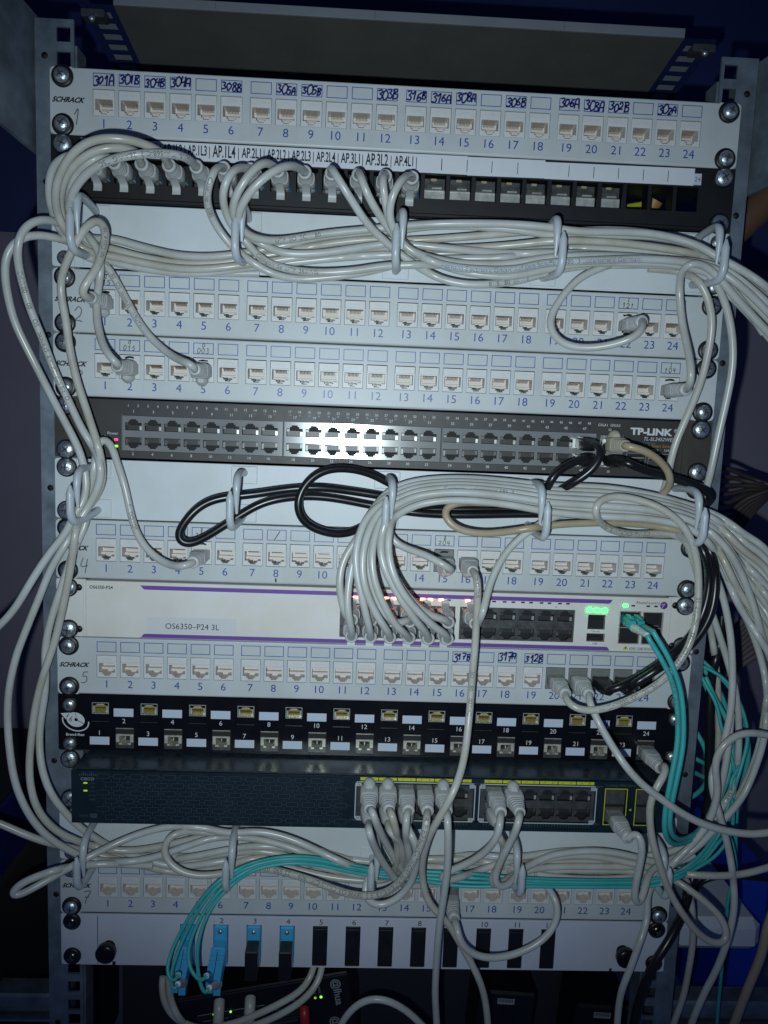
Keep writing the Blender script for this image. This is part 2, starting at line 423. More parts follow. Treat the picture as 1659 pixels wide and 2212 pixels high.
# keystone jack -----------------------------------------------------
_jack = {}
def jack(parent, x, z, y=0.45, kind='ivory'):
    if kind not in _jack:
        j = MB(); m = {'ivory': JACK, 'grey': mat('grey_keystone', (0.17, 0.175, 0.17), 0.45), 'board': JACK}[kind]
        mi = JACKIN if kind != 'grey' else PORTIN
        holes = [(-6.0, 6.0, -4.9, 2.3), (-3.3, 3.3, -6.3, -4.5), (-2.1, 2.1, -7.5, -6)]
        j.plate(-7.2, 7.2, -8.5, 8.2, holes, 0, 11, m, mi if kind != 'grey' else DARKIN, back=mi)
        j.box(-5.9, 5.9, 7.5, 10.8, -4.8, -3.0, mi) if kind != 'grey' else None
        j.box(-7.2, 7.2, -0.5, 0.0, 3.3, 8.2, m, 0.18)                    # raised upper block
        j.text('CAT5e' if kind != 'grey' else 'CAT6', 1.7, 0, 5.8, -0.53, mat('raised_letter', (0.55, 0.545, 0.53), 0.4) if kind != 'grey' else INKG)
        j.box(-6.6, 6.6, -0.12, 0.0, 2.5, 3.2, m)
        if kind == 'board': j.box(-2.6, -0.4, 0.2, 3.0, -6.6, -5.2, mat('green_board', (0.03, 0.07, 0.035), 0.3)); j.box(0.2, 2.4, 0.6, 3.0, -7.2, -5.8, STEELD)
        o = j.build('keystone_jack', parent, L(x, y, z))
        c = MB()
        for i in range(8):
            px = -3.57 + 1.02*i; w = 0.19
            c.add([(px-w, 1.6, 2.2), (px+w, 1.6, 2.2), (px+w, 8.8, 0.2), (px-w, 8.8, 0.2), (px-w, 1.2, 1.8), (px+w, 1.2, 1.8), (px+w, 8.4, -0.2), (px-w, 8.4, -0.2)],
                  [(0,1,2,3),(4,5,6,7),(0,4,7,3),(1,5,6,2)], GOLD)
        c.box(-4.6, 4.6, 8.8, 10, -1.4, 0.6, mi)
        c.build('contacts', o); _jack[kind] = o
        return o
    return dup(_jack[kind], parent, L(x, y, z))

# ------------------------------------------------------------------ Schrack type patch panels
def patch_panel(k, label, logo_n, hand={}, small={}, greys=(), screwkind='cup', skip=(), lx=-228.5, blank_logo=False):
    t = unit('patch_bay', label, 'patch panel', k, 'grey 24 port patch panels')
    b = MB()
    holes = [(x-7.45, x+7.45, -30.8, -13.3) for x in PX]
    b.plate(-226, 226, -42.6, -1.0, holes, 0, 1.6, GREY)
    # bent lips along top and bottom
    for s_, z0, rl in ((1, -1.0, 0.9), (-1, -42.6, 1.6)):
        prof = [(0.0, z0)] + [(rl-rl*math.cos(math.radians(a)), z0 + s_*rl*math.sin(math.radians(a))) for a in (22, 45, 67, 90)] + [(13.0, z0+s_*rl)]
        vs = [(x, y, z) for x in (-226, 226) for y, z in prof]; n = len(prof)
        b.add(vs, [(i, i+1, n+i+1, n+i) for i in range(n-1)], GREY, True)
    for s_ in (-1, 1): b.prism(ear_poly(s_, s_*226, s_*241.3, -44.25, 0), 0, 1.6, GREY)
    b.build('face_plate', t)
    lab = MB()
    for i, x in enumerate(PX):
        lab.frame(x-7.25, x+7.25, -11.0, -2.9, 0.5, -0.06, INKB)
    lab.build('label_fields', t); lab = MB()
    for i, x in enumerate(PX):
        lab.text(str(i+1), 5.7, x, -35.8, -0.06, INKB, xs=1.04)
    lab.build('printed_numbers', t)
    lg = MB(); lg.text('SCHRACK', 3.2, lx, -21.3, -0.06, INKK, bold=2, shear=0.45, xs=1.0); lg.build('maker_logo', t)
    hw = MB(); rn = random.Random(k*13+1)
    hw.strokes(str(logo_n), 9.5 if logo_n != 4 else 11, -223.5 if k < 7 else -221, -31.5 + (0 if k != 7 else -3), -0.07, PENCIL, w=0.75, rnd=rn); hw.build('pencilled_digit', t)
    for i, s_ in hand.items(): hw = MB(); hw.strokes(s_, 5.6, PX[i-1]-0.3, -6.6 + rn.uniform(-0.9, 0.7), -0.09, MARKER, w=1.15, adv=0.60, rnd=rn, jit=0.10); hw.build('handwriting', t)
    for i, (a, c) in small.items():
        hw = MB(); hw.strokes(a, 2.6, PX[i-1], -4.6, -0.09, MARKK, w=0.42, rnd=rn); hw.strokes(c, 3.3, PX[i-1], -8.6, -0.09, MARKK, w=0.42, adv=0.95, rnd=rn); hw.build('handwriting', t)
    if k == 7: hw = MB(); hw.ribbon([(PX[7]-1.6,-10.4),(PX[7]+2.2,-4.2)], 0.7, -0.1, MARKER); hw.ribbon([(PX[7],-40.2),(PX[7]+0.1,-42.0)], 1.3, -0.1, MARKK); hw.build('handwriting', t)
    for i, x in enumerate(PX): jack(t, x, -22.0, kind='grey' if i+1 in greys else ('board' if k in (3, 4, 7) else 'ivory'))
    if small:
        sm = MB()
        for i in small:
            for q in range(4): sm.ribbon([(PX[i-1]-3+rn.uniform(-.5,.5), -15.2-rn.uniform(0,1.2)), (PX[i-1]+rn.uniform(-1,1), -14.6-rn.uniform(0,1.2)), (PX[i-1]+3+rn.uniform(-.5,.5), -15.0-rn.uniform(0,1))], 0.6, -0.12, MARKK)
        sm.build('marker_scribble', t)
    screws(t, screwkind, skip=skip)
    return t

patch_panel(0, 'topmost grey patch panel with blue marker room numbers over most ports', 1,
    hand={1:'301A',2:'301B',3:'304B',4:'304A',6:'308B',8:'305A',9:'305B',12:'303B',13:'316B',14:'316A',15:'308A',17:'306B',19:'306A',20:'303A',21:'302B',23:'302A'})
patch_panel(3, 'grey patch panel with a pencilled 2, directly under the uppermost bundle of cables', 2, small={1:('II','115'), 22:('I','121')})
patch_panel(4, 'grey patch panel with a pencilled 3, just above the brown-grey switch', 3, small={2:('0','015'), 5:('0','003'), 24:('I','104')})
patch_panel(7, 'grey patch panel with a pencilled 4, resting right above the cream switch', 4, small={5:('N','211'), 15:('N','204')}, greys=(15,))
patch_panel(9, 'grey patch panel with a pencilled 5 and dark jacks at its right end', 5, hand={16:'317B',18:'317A',19:'312B'}, greys=(20,21,22,23,24))
patch_panel(13, 'grey patch panel with a pencilled 7, lowest of its kind, half hidden by cables', 7, small={16:('','1')}, greys=(16,))

# ------------------------------------------------------------------ black panel with access point labels
APX = [-208.5 + 18.1*i for i in range(24)]
t = unit('patch_bay', 'black patch panel with a white paper strip of AP labels above its ports', 'patch panel', 1)
b = MB()
b.plate(-241.3, 241.3, -43.7, 0, [(x-7.7, x+7.7, -30.5, -13.8) for x in APX], 0, 1.6, BLACKP)
for i, x in enumerate(APX):                       # dividers behind the face
    b.box(x-9.4, x-7.9, 1.6, 15, -31, -13, BLACKP)
b.box(-226, 226, 1.6, 40, -33, -31.5, BLACKP); b.box(-226, 226, 1.6, 40, -12.5, -11, BLACKP)
b.box(-226, 226, -2.2, 0, -43.6, -40.8, BLACKP, 0.6)
b.build('face_plate', t)
p = MB()
p.prism([(-220.5,-1.2),(48.8,-0.5),(48.8,-13.0),(-220.5,-12.8)], -0.35, 0, PAPER)
p.prism([(48.9,-0.9),(104,-0.6),(104,-12.8),(48.9,-13.4)], -0.55, -0.1, PAPER)
p.prism([(104,-1.6),(211.8,-0.9),(211.5,-12.6),(104,-13.0)], -0.3, 0, PAPER)
p.box(211, 217, -0.25, 0, -12, -4.2, LABELB)
p.build('label_strip', t)
tx = MB()
names = ['AP.0L1','AP.0L2','AP.1L1','AP.1L2','AP.1L3','AP.1L4','AP.2L1','AP.2L2','AP.2L3','AP.2L4','AP.3L1','AP.3L2','AP.4L1']
seps = [-219.5,-201.5,-184,-166.1,-149.1,-132.0,-111.9,-94.1,-76.9,-59.7,-42.4,-25.2,-5.2,12.7]
for i, n_ in enumerate(names):
    big = n_ in ('AP.1L4', 'AP.3L2')
    hh = 7.6 if big else 6.4; V_, _F = tmesh(n_); wd = max(p_[0] for p_ in V_)-min(p_[0] for p_ in V_); tx.text(n_, hh, (seps[i]+seps[i+1])/2, -5.9, -0.42, INKK, bold=True, xs=(15.6 if big else 13.2)/(wd*hh))
for s_ in seps[1:] + [30.6]: tx.rect(s_-0.25, s_+0.25, -10.8, -3.0, -0.42 if s_ < 20 else -0.42, INKK)
tx.rect(30.4, 30.9, -11, -3, -0.42, INKK)
for s_ in (48.6, 66.2, 84.6): tx.rect(s_-0.2, s_+0.25, -11, -3.2, -0.62, INKK)
for s_ in (121.2, 139.1, 156.8, 174.8, 192.7): tx.rect(s_-0.2, s_+0.25, -10.8, -3.2, -0.36, INKK)
tx.text('24', 3.2, 214.3, -8, -0.3, INKG)
tx.build('printed_text', t)
sj = None
q = MB(); q.box(-7.6, 7.6, 5.5, 28, -8.4, -4.0, STEELD, 0.4); q.box(-7.6, 7.6, 7.5, 28, -3.6, 8.0, PORTIN, 0.4); q.box(4.2, 7.2, 5.0, 7.5, -6.4, -1.7, mat('blue_latch', (0.01, 0.05, 0.09), 0.3))
sd = q.build('shielded_jack', t, L(APX[0], 0, -22.4))
for i in range(1, 13): dup(sd, t, L(APX[i], 0, -22.4))
for i in range(13, 21):
    if sj is None:
        q = MB()
        q.box(-7.6, 7.6, 5.5, 28, -8.4, -1.0, STEEL, 0.4); q.box(-7.6, 7.6, 7.5, 28, -0.6, 8.0, STEELD, 0.4)
        q.box(-7.2, 7.2, 5.0, 7.5, -1.4, -0.7, STEEL); q.box(-2.6, 1.2, 6.6, 7.6, 6.2, 7.6, GOLD)
        q.box(-6.0, 6.0, 6.9, 7.6, 1.2, 4.2, STEELD, 0.3); q.box(-2.0, 5.2, 5.6, 7, 0.4, 1.6, STEEL, 0.2)
        sj = q.build('shielded_jack', t, L(APX[i], 0, -22.4))
    else: dup(sj, t, L(APX[i], 0, -22.4))
screws(t, 'dome')

# stray wires glimpsed through the empty openings
for n_, (a, c, m_, lab) in enumerate([((158, 30, -70), (196, 60, -95), 'y', 'thin yellow-green earth wire behind the empty openings of the black AP panel'),
                               ((183, 42, -90), (197, 34, -58), 'o', 'flat orange wire showing through the second last opening of the black AP panel')]):
    w = MB(); r_ = 2.2 if m_ == 'y' else 6.5
    p0 = np.array([a[0], a[1], a[2]]); p1 = np.array([c[0], c[1], c[2]]) if m_ == 'o' else np.array([200, 40, -58])
    w.tube([(0,0,0), tuple((p1-p0)/2 + np.array([0, 2, 1])), tuple(p1-p0)], r_, WOOD if m_ == 'o' else mat('earth_wire', (0.35, 0.42, 0.02), 0.5), 10)
    prop(w.build('loose_wire', None, W(*p0)), lab, 'wire')

# ------------------------------------------------------------------ cable management panels
RX = [-210, -104, 1, 107, 216]
_ring = None
def mgmt(k, label, skip=()):
    global _ring
    t = unit('cable_organiser', label, 'cable panel', k, 'white cable management panels with plastic rings')
    b = MB()
    b.box(-226, 226, 0, 1.6, -43.7, 0, WHITE, 0.3)
    for s_ in (-1, 1): b.prism(ear_poly(s_, s_*226, s_*241.3, -43.7, 0, 2.0), 0.02, 1.6, WHITE)
    b.build('face_plate', t)
    for i, x in enumerate(RX):
        if _ring is None:
            q = MB()
            q.box(-9.5, 9.5, -1.3, 0, -42.5, -29, WHITE, 0.5); q.box(-9.5, 9.5, -1.3, 0, -14, -1, WHITE, 0.5)
            up = cat2([(0,-1.3,-6),(0.5,-14,-4.5),(1.2,-32,-4.2),(1.8,-41,-7),(1.9,-43.5,-14),(1.9,-43.0,-22),(1.9,-42.0,-30)], 5)
            n_ = len(up); rr = [2.7 if j < n_*0.6 else 2.7 - 1.9*(j-n_*0.6)/(n_*0.4) for j in range(n_)]
            q.tube(up, 2.7, RINGM, 12, rr=rr)
            lo = cat2([(-2.2,-44.5,-15.5),(-2.2,-44.5,-26),(-2.2,-44,-34),(-1.6,-40,-39.5),(-0.8,-30,-40),(0,-14,-38.5),(0,-1.3,-37)], 5)
            n_ = len(lo); rr = [0.8, 2.0] + [2.7]*(n_-2)
            q.tube([(-2.2,-44.5,-14.4)] + lo[1:], 2.9, RINGM, 12, rr=rr)
            _ring = q.build('cable_ring', t, L(x, 0, 0)); o = _ring
        else: o = dup(_ring, t, L(x, 0, 0))
        o.scale = (-1 if x > 50 else 1, 1.15 if k == 6 else 1.04, 1)
    screws(t, 'dome' if k == 6 else 'flat', skip=skip)
mgmt(2, 'white cable management panel right below the black panel with AP labels')
mgmt(6, 'white cable management panel crossed by black cables, below the brown-grey switch')
mgmt(12, 'lowest white cable management panel, crossed by aqua fibre cables')

# ------------------------------------------------------------------ port blocks for the switches
_ins = {}
def port_block(parent, x0, x1, z0, z1, xs, y, face, rows, pitchw=11.8, tab=True, ins=True, wall=None, thick=9.0, pins=PINM, back=DARKIN):
    """shield with stepped RJ45 openings; rows = [(z top, z bottom, tab direction)]"""
    b = MB(); holes = []
    for x in xs:
        for zt, zb, td in rows:
            w = pitchw/2
            if td > 0: holes += [(x-w, x+w, zb, zt-2.4), (x-3.4, x+3.4, zt-2.6, zt-1.1), (x-2.2, x+2.2, zt-1.2, zt)]
            else: holes += [(x-w, x+w, zb+2.4, zt), (x-3.4, x+3.4, zb+1.1, zb+2.6), (x-2.2, x+2.2, zb, zb+1.2)]
    b.plate(x0, x1, z0, z1, holes, y, thick, face, wall or DARKIN, back=back)
    blk = b.build('port_block', parent)
    if not ins: return blk
    for x in xs:
        for zt, zb, td in rows:
            key = (td, pins.name, pitchw, round(zt-zb, 1))
            if key not in _ins:
                q = MB(); h = zt-zb; w = pitchw/2-0.25
                if td > 0:
                    q.box(-w, w, 2.2, 8.5, -h+0.2, -h+4.2, PORTIN, 0.2)
                    for i in range(8): q.box(-3.7+1.02*i, -3.35+1.02*i, 2.0, 2.3, -h+0.5, -h+3.6, pins)
                    q.box(-w, -w+1.9, 0.7, 3, -h+3.6, -h+5.2, STEELD); q.box(w-1.6, w, 1.4, 3, -h+0.3, -h+3.2, STEEL)
                else:
                    q.box(-w, w, 2.2, 8.5, -4.2, -0.2, PORTIN, 0.2)
                    for i in range(8): q.box(-3.7+1.02*i, -3.35+1.02*i, 2.0, 2.3, -3.6, -0.5, pins)
                    q.box(-w, -w+1.6, 0.9, 3, -5.0, -1.2, STEELD); q.box(w-1.4, w, 1.3, 3, -3.4, -0.6, STEELD)
                _ins[key] = q.build('port_contacts', blk, L(x, y, zt)); 
            else: dup(_ins[key], blk, L(x, y, zt))
    return blk

# ------------------------------------------------------------------ 52 port switch (unit 5)
t = unit('network_switch', 'brown-grey 52 port switch with glaring steel port blocks in mid rack', 'network switch', 5)
b = MB(); YF = -1.5
TB = [(-192.5, -76.3, [-184.3+14.02*i for i in range(8)]), (-75.7, 39.3, [-68.0+13.98*i for i in range(8)]), (40.0, 154.5, [47.0+13.98*i for i in range(8)])]
b.plate(-218.5, 216.5, -42.6, -1.2, [(a, c, -37.5, -12) for a, c, _ in TB] + [(157.2, 175, -37, -13), (177.4, 192.6, -37, -25), (193.8, 210, -37, -25)], YF, 3, BEZEL, back=DARKIN)
b.box(-218.5, 216.5, YF+3.1, 60, -43, -0.8, BEZEL)
b.build('bezel', t)
e = MB()
e.prism(ear_poly(1, 217.0, 241.3, -43.7, 0, 1.0), 0.2, 1.8, TPEAR); e.box(216.9, 220.0, -1.2, 0.3, -43, -0.8, TPEAR, 0.5); e.build('mounting_ear', t)
e = MB(); e.prism(ear_poly(-1, -217.0, -241.3, -43.7, 0, 1.0), 0.2, 1.8, TPEAR); e.box(-221.5, -218.7, -1.2, 0.3, -43, -0.8, TPEAR, 0.5); e.build('mounting_ear', t)
for a, c, xs in TB: port_block(t, a+0.3, c-0.3, -37.3, -12.2, xs, YF-0.15, TPSH, [(-14.6, -22.7, 1), (-27.6, -35.6, -1)], wall=STEELD, thick=4.0 if xs[0] > -100 else 6.0, back=mat('inner_shield', (0.05, 0.05, 0.05), 0.35, metal=0.7, noise=0.7, nscale=260))
port_block(t, 157.4, 174.8, -36.8, -13.2, [166], YF-0.1, TPSH, [(-14.8, -22.7, 1), (-27.6, -35.6, -1)], wall=STEELD)
sf = MB()
for x0, x1 in ((177.6, 192.4), (194.0, 209.8)):
    sf.frame(x0, x1, -36.8, -25.2, 0.6, YF-0.1, TPSH); sf.rect(x0+1, x1-1, -29.2, -28.6, YF+1, STEEL); sf.box(x0+2, x1-2, YF+2, YF+2.8, -34.5, -30.5, STEELD)
sf.build('fibre_module_slot', t)
x_ = MB(); yy = YF-0.06
for bi, (a, c, xs) in enumerate(TB):
    for i, x in enumerate(xs):
        n0 = bi*16 + i*2 + 1
        x_.text(str(n0), 1.7, x-3.6, -4.9, yy, INKW); x_.text(str(n0+1), 1.7, x+3.4, -4.9, yy, INKW)
        x_.text(str(n0), 1.9, x+0.2, -8.9, yy, INKW); x_.text(str(n0+1), 1.9, x-0.4, -39.6, yy, INKW)
    x_.rect(a-0.25, a+0.15, -37.4, -11.2, yy-0.15, INKG)
x_.text('GIGA1  GIGA2', 1.8, 163.3, -5.6, yy, INKW); x_.text('SFP1', 1.7, 182.5, -23, yy, INKW); x_.text('Link', 1.7, 208, -22.5, yy, INKW); x_.text('SFP2', 1.7, 199, -23, yy, INKW)
x_.text('50', 1.6, 164, -9, yy, INKW); x_.text('50', 1.6, 165, -39.8, yy, INKW)
x_.text('Power', 2.0, -199.0, -25.2, yy, INKW); x_.text('Sys', 1.8, -203.5, -27.6, yy, INKW)
x_.text('TP-LINK', 4.6, 195.2, -9.3, yy, INKW, bold=2, xs=1.25); x_.text('®', 2.6, 213.4, -8.0, yy, INKW)
x_.text('TL-SL2452WEB', 2.5, 201.5, -14.6, yy, INKW, shear=0.25, xs=1.0)
x_.text('48 Port 10/100Mbps', 1.5, 190, -17.6, yy, INKG); x_.text('Web Smart Switch', 2.1, 200.5, -19.6, yy, INKO)
x_.build('printed_text', t)
ld = MB()
for bi, (a, c, xs) in enumerate(TB):
    for x in xs:
        for dx in (-3.4, 3.4): ld.box(x+dx-0.7, x+dx+0.7, YF-0.25, YF, -7.9, -6.9, LEDX)
ld.build('indicator_lights', t)
l1 = MB(); l1.box(-197.9, -195.4, YF-0.3, YF, -30.4, -28.9, LEDR); l1.build('status_light', t); l1 = MB(); l1.box(-197.9, -195.4, YF-0.3, YF, -35.2, -33.7, LEDG2); l1.build('status_light', t)
screws(t, 'dome', y=0.2)

# ------------------------------------------------------------------ cream 24 port switch (unit 8)
t = unit('network_switch', 'cream switch with purple stripes, an adhesive name label and glowing green lights', 'network switch', 8)
t8 = t; b = MB(); YF = -1.2
OX1 = [-21.6 + 13.9*i for i in range(6)]; OX2 = [67.4 + 14.6*i for i in range(6)]
b.plate(-219.3, 219.6, -43.2, -0.7, [(-30.6, 56.4, -38.2, -12), (59.9, 147.8, -37.4, -12), (158, 171.4, -26.6, -15.2), (157.8, 171.8, -36.2, -29.8), (182.2, 198.8, -37.4, -11.6), (200.2, 216.2, -37.4, -11.8)], YF, 3, CREAM, back=DARKIN)
b.box(-219.3, 219.6, YF+3.1, 80, -43.2, -0.7, CREAM)
b.build('bezel', t)
e = MB()
for s_ in (-1, 1):
    e = MB(); e.prism(ear_poly(s_, s_*219.8, s_*241.3, -43.7, 0, 1.0), 0, 1.8, CREAM)
    a, c = sorted((s_*219.7, s_*221.8)); e.box(a, c, -0.8, 0.3, -43.5, -0.4, CREAM, 0.3)
    for z in (-6.35, -38.1): e.lathe([(0.05, 2.6), (0.08, 2.6)], s_*225.0, z, BLACK, 16)
    e.build('mounting_ear', t)
pr = MB(); yy = YF-0.06
pr.flat([(-179.6,-3.2)] + arc(-175.5, -3.4, 2.9, 200, 270, 4) + [(171.5,-6.3)] + arc(172.5, -3.3, 3.0, 270, 355, 4) + [(176,-3.2)], yy, PURPLE)
pr.flat([(-180.3,-43.0)] + arc(-175.5, -42.8, 2.8, 170, 90, 4) + [(172,-40.0)] + arc(173, -42.9, 2.9, 90, 10, 4) + [(176,-43.0)], yy, PURPLE)
pr.lathe([(-YF+0.05, 2.9), (-YF+0.06, 2.9)], 215.6, -6.4, PURPLE, 24)
pr.strokes('1', 3.6, 215.4, -6.4, YF-0.1, mat('pale_lilac_print', (0.6, 0.5, 0.75), 0.5), w=0.35, slant=0.5)
pr.build('purple_print', t)
x_ = MB()
x_.text('OS6350-P24', 2.3, -208.2, -5.5, yy, INKK, bold=True); x_.text('Alcatel-Lucent', 2.2, 203.2, -4.6, yy, INKK, xs=0.98)
x_.text('Console', 1.3, 164.5, -28.2, yy, INKK); x_.text('USB', 1.5, 164.7, -37.8, yy, INKK)
x_.text('CLASS 1 LASER PRODUCT', 1.15, 201.2, -41.0, yy, INKK, bold=True); x_.frame(191.8, 210.8, -42.2, -39.9, 0.18, yy, INKK)
x_.text('1', 1.1, -27, -10.2, yy, INKK); x_.text('23', 1.1, 133, -10.2, yy, INKK)
x_.build('printed_text', t)
w_ = MB(); w_.flat([(186.3,-42),(191.0,-42),(188.65,-38.2)], yy, YELLOW); w_.text('*', 2.6, 188.65, -41.0, yy-0.05, INKK, bold=True)
w_.build('warning_sign', t)
tp = MB(); tp.rect(-174.5, -107.8, -39.3, -26.8, yy, TAPE); tp.text('OS6350–P24 3L', 4.2, -140.8, -33.6, yy-0.06, INKK); tp.build('name_label', t)
port_block(t, -30.3, 56.1, -38, -12.2, OX1, YF+0.4, STEELD, [(-13.4, -21.6, 1), (-28.6, -36.8, -1)], wall=STEELD)
port_block(t, 60.2, 147.5, -37.2, -12.2, OX2, YF+0.4, STEELD, [(-13.2, -21.4, 1), (-28.0, -36.2, -1)], wall=DARKIN)
sf = MB()
for x0, x1 in ((182.4, 198.6), (200.4, 216.0)):
    sf.frame(x0, x1, -37.2, -11.8, 0.5, YF-0.05, STEEL); sf.rect(x0+0.5, x1-0.5, -24.9, -24.2, YF+0.3, STEEL); sf.rect(x0+3, x1-3, -22.9, -22.4, YF+0.4, STEEL)
    for q in range(5): sf.box(x0+2+q*2.6, x0+2.8+q*2.6, YF-0.4, YF+0.5, -12.2, -11.3, STEEL)
    for q in range(5): sf.box(x0-0.4, x0+0.5, YF-0.4, YF+0.5, -16-q*4.4, -14.9-q*4.4, STEEL)
sf.build('fibre_module_slot', t)
cs = MB(); cs.frame(158, 171.4, -26.6, -15.2, 0.5, YF+0.3, STEELD); cs.box(158.6, 170.8, YF+1.5, YF+2.5, -26, -19, PORTIN); cs.frame(157.8, 171.8, -36.2, -29.8, 0.5, YF+0.2, STEELD); cs.box(160, 169.5, YF+1, YF+2.4, -34.6, -32.6, PORTIN)
cs.build('console_port', t)
lon = [-19.4, 3.8, 9.4, 23.3, 31.2, 37.1, 45.3, 65.4]; loff = [-13.5, -5, 17, 51.1, 71, 79, 85.4, 93.4, 100, 107.4, 113.6, 121.6, 127.7, 135.7, 141.8, 192, 203.6, 209.6]
for x in lon:
    q = MB(); q.box(x-1.7, x+1.7, YF-0.3, YF, -8.2, -6.3, LEDO, 0.2); q.build('orange_indicator', t)
ld = MB()
for x in loff: ld.box(x-1.4, x+1.4, YF-0.2, YF, -7.9, -6.7, LEDX)
ld.build('unlit_indicators', t)
for x in (158.6, 164.4, 170.2):
    q = MB(); q.loft([(-YF, 2.1, 1.5), (-YF+0.7, 1.9, 1.3), (-YF+1.0, 1.2, 0.7)], x, -11.7, LEDG, 20, 2.2); q.build('green_indicator', t)
q = MB(); q.box(184.3, 187.8, YF-0.35, YF, -8.3, -6.4, LEDG, 0.2); q.build('green_indicator', t)
screws(t, 'dome')

# ------------------------------------------------------------------ glossy black staggered panel (unit 10)
t = unit('patch_bay', 'glossy black patch panel with staggered shielded jacks and white label fields', 'patch panel', 10)
BUX = [-209.9 + 36.62*i for i in range(12)]; BLX = [-191.6 + 36.62*i for i in range(12)]
b = MB()
b.plate(-241.3, 241.3, -43.7, 0, [(x-6.9, x+6.9, -21.8, -5.2) for x in BUX] + [(x-7.0, x+7.0, -42.4, -25.6) for x in BLX], 0, 1.6, BRP)
b.build('face_plate', t)
x_ = MB()
for i in range(12):
    x_.rect(BUX[i]+10.8-0.6, BUX[i]+25.6-0.6, -16.8, -10.4, -0.08, LABELB); x_.text(str(2*i+2), 3.5, BUX[i]+17.8, -20.2, -0.08, INKW)
    x_.rect(BLX[i]-26.2, BLX[i]-11.4, -39.4, -33.1, -0.08, LABELB); x_.text(str(2*i+1), 3.5, BLX[i]-18.9, -29.9, -0.08, INKW)
x_.strokes('24', 5.5, BUX[10]+20, -13.6, -0.14, mat('bright_blue_marker', (0.01, 0.10, 0.6), 0.5), w=1.0, rnd=random.Random(3))
x_.text('Brand-Rex', 2.0, -228.6, -31.8, -0.08, INKW, bold=True, xs=1.1)
x_.build('printed_text', t)
lg = MB()
def ell(cx, cz, a, c, t0, t1, n=26, rot=-0.35): 
    return [(cx + a*math.cos(q)*math.cos(rot) - c*math.sin(q)*math.sin(rot), cz + a*math.cos(q)*math.sin(rot) + c*math.sin(q)*math.cos(rot)) for q in [math.radians(t0+(t1-t0)*i/n) for i in range(n+1)]]
lg.flat(ell(-228.3, -20.0, 7.0, 5.6, 0, 360)[:-1], -0.08, INKW)
lg.ribbon(ell(-228.3, -21.0, 10.0, 7.6, -172, 20), 0.9, -0.08, INKW); lg.flat([(-239.5,-15.2),(-232.5,-14.6),(-235.5,-20.0)], -0.08, INKW)
lg.lathe([(0.1, 1.3), (0.12, 1.3)], -227.9, -20.0, BRP, 14); lg.ribbon([(-227.6,-20.2),(-221.6,-23.5)], 0.5, -0.12, BRP); lg.ribbon([(-227.6,-19.5),(-228.5,-14.3)], 0.3, -0.12, BRP)
lg.strokes('6', 4.2, -231.6, -19.8, -0.13, INKK, w=0.45)
lg.build('maker_logo', t)
ju = jl = None
BSH = mat('bright_shield', (0.78, 0.74, 0.62), 0.3, metal=0.5, noise=0.3, nscale=300)
for x in BUX:
    if ju is None:
        q = MB()
        q.plate(-6.8, 6.8, -8.2, 8.2, [(-5.6, 5.6, -1.2, 4.6), (-3.4, 3.4, 4.4, 5.8), (-2.2, 2.2, 5.6, 7.2)], 0.7, 9, BRP, BSH, back=DARKIN)
        q.frame(-6.3, 6.3, -1.9, 7.0, 0.45, 0.6, BSH); q.box(-6.6, 6.6, 0.2, 0.7, -8.0, -7.7, STEELD)
        q.box(-5.5, 5.5, 3.2, 9, -1.1, 0.2, BSH)
        for i in range(8): q.box(-4.0+1.05*i, -3.45+1.05*i, 1.3, 5.5, -1.0, 2.3, BRASS)
        q.box(-5.5, -4.3, 0.9, 4, -0.6, 4.2, BSH); q.box(4.4, 5.5, 0.9, 4, 0.6, 4.2, BSH); q.box(-4.2, 4.2, 2.6, 3.4, 3.0, 4.5, BRASS); q.box(-2.6, 2.6, 0.75, 1.6, 5.0, 5.8, BSH)
        ju = q.build('shielded_jack', t, L(x, 0, -13.3))
    else: dup(ju, t, L(x, 0, -13.3))
for x in BLX:
    if jl is None:
        q = MB()
        q.plate(-6.9, 6.9, -8.2, 8.2, [(-5.6, 5.6, -2.6, 2.6), (-3.4, 3.4, -4.2, -2.4), (-2.2, 2.2, -5.6, -4)], 0.7, 9, STEELD, BSH, back=DARKIN)
        q.box(-6.7, 6.7, 0.1, 0.7, 3.6, 7.9, mat('dark_cover', (0.03, 0.028, 0.026), 0.35), 0.2); q.box(-6.6, 6.6, 0.0, 0.7, 7.5, 7.9, BSH)
        q.box(-6.6, -4.0, 0.1, 0.8, -3.4, 3.0, BSH, 0.2); q.box(4.0, 6.6, 0.1, 0.8, -3.4, 3.0, BSH, 0.2); q.box(-5.0, 5.0, 0.3, 0.9, 1.9, 3.0, BSH)
        q.box(-4.6, -2.2, 0.3, 0.9, -5.2, -3.8, BSH); q.box(2.2, 4.6, 0.3, 0.9, -5.2, -3.8, BSH); q.box(-0.4, 0.4, 1.5, 4, -1.6, 0.8, BSH)
        jl = q.build('shielded_jack', t, L(x, 0, -34.0))
    else: dup(jl, t, L(x, 0, -34.0))
screws(t, 'flat', zs=(-8.0, -38.8))

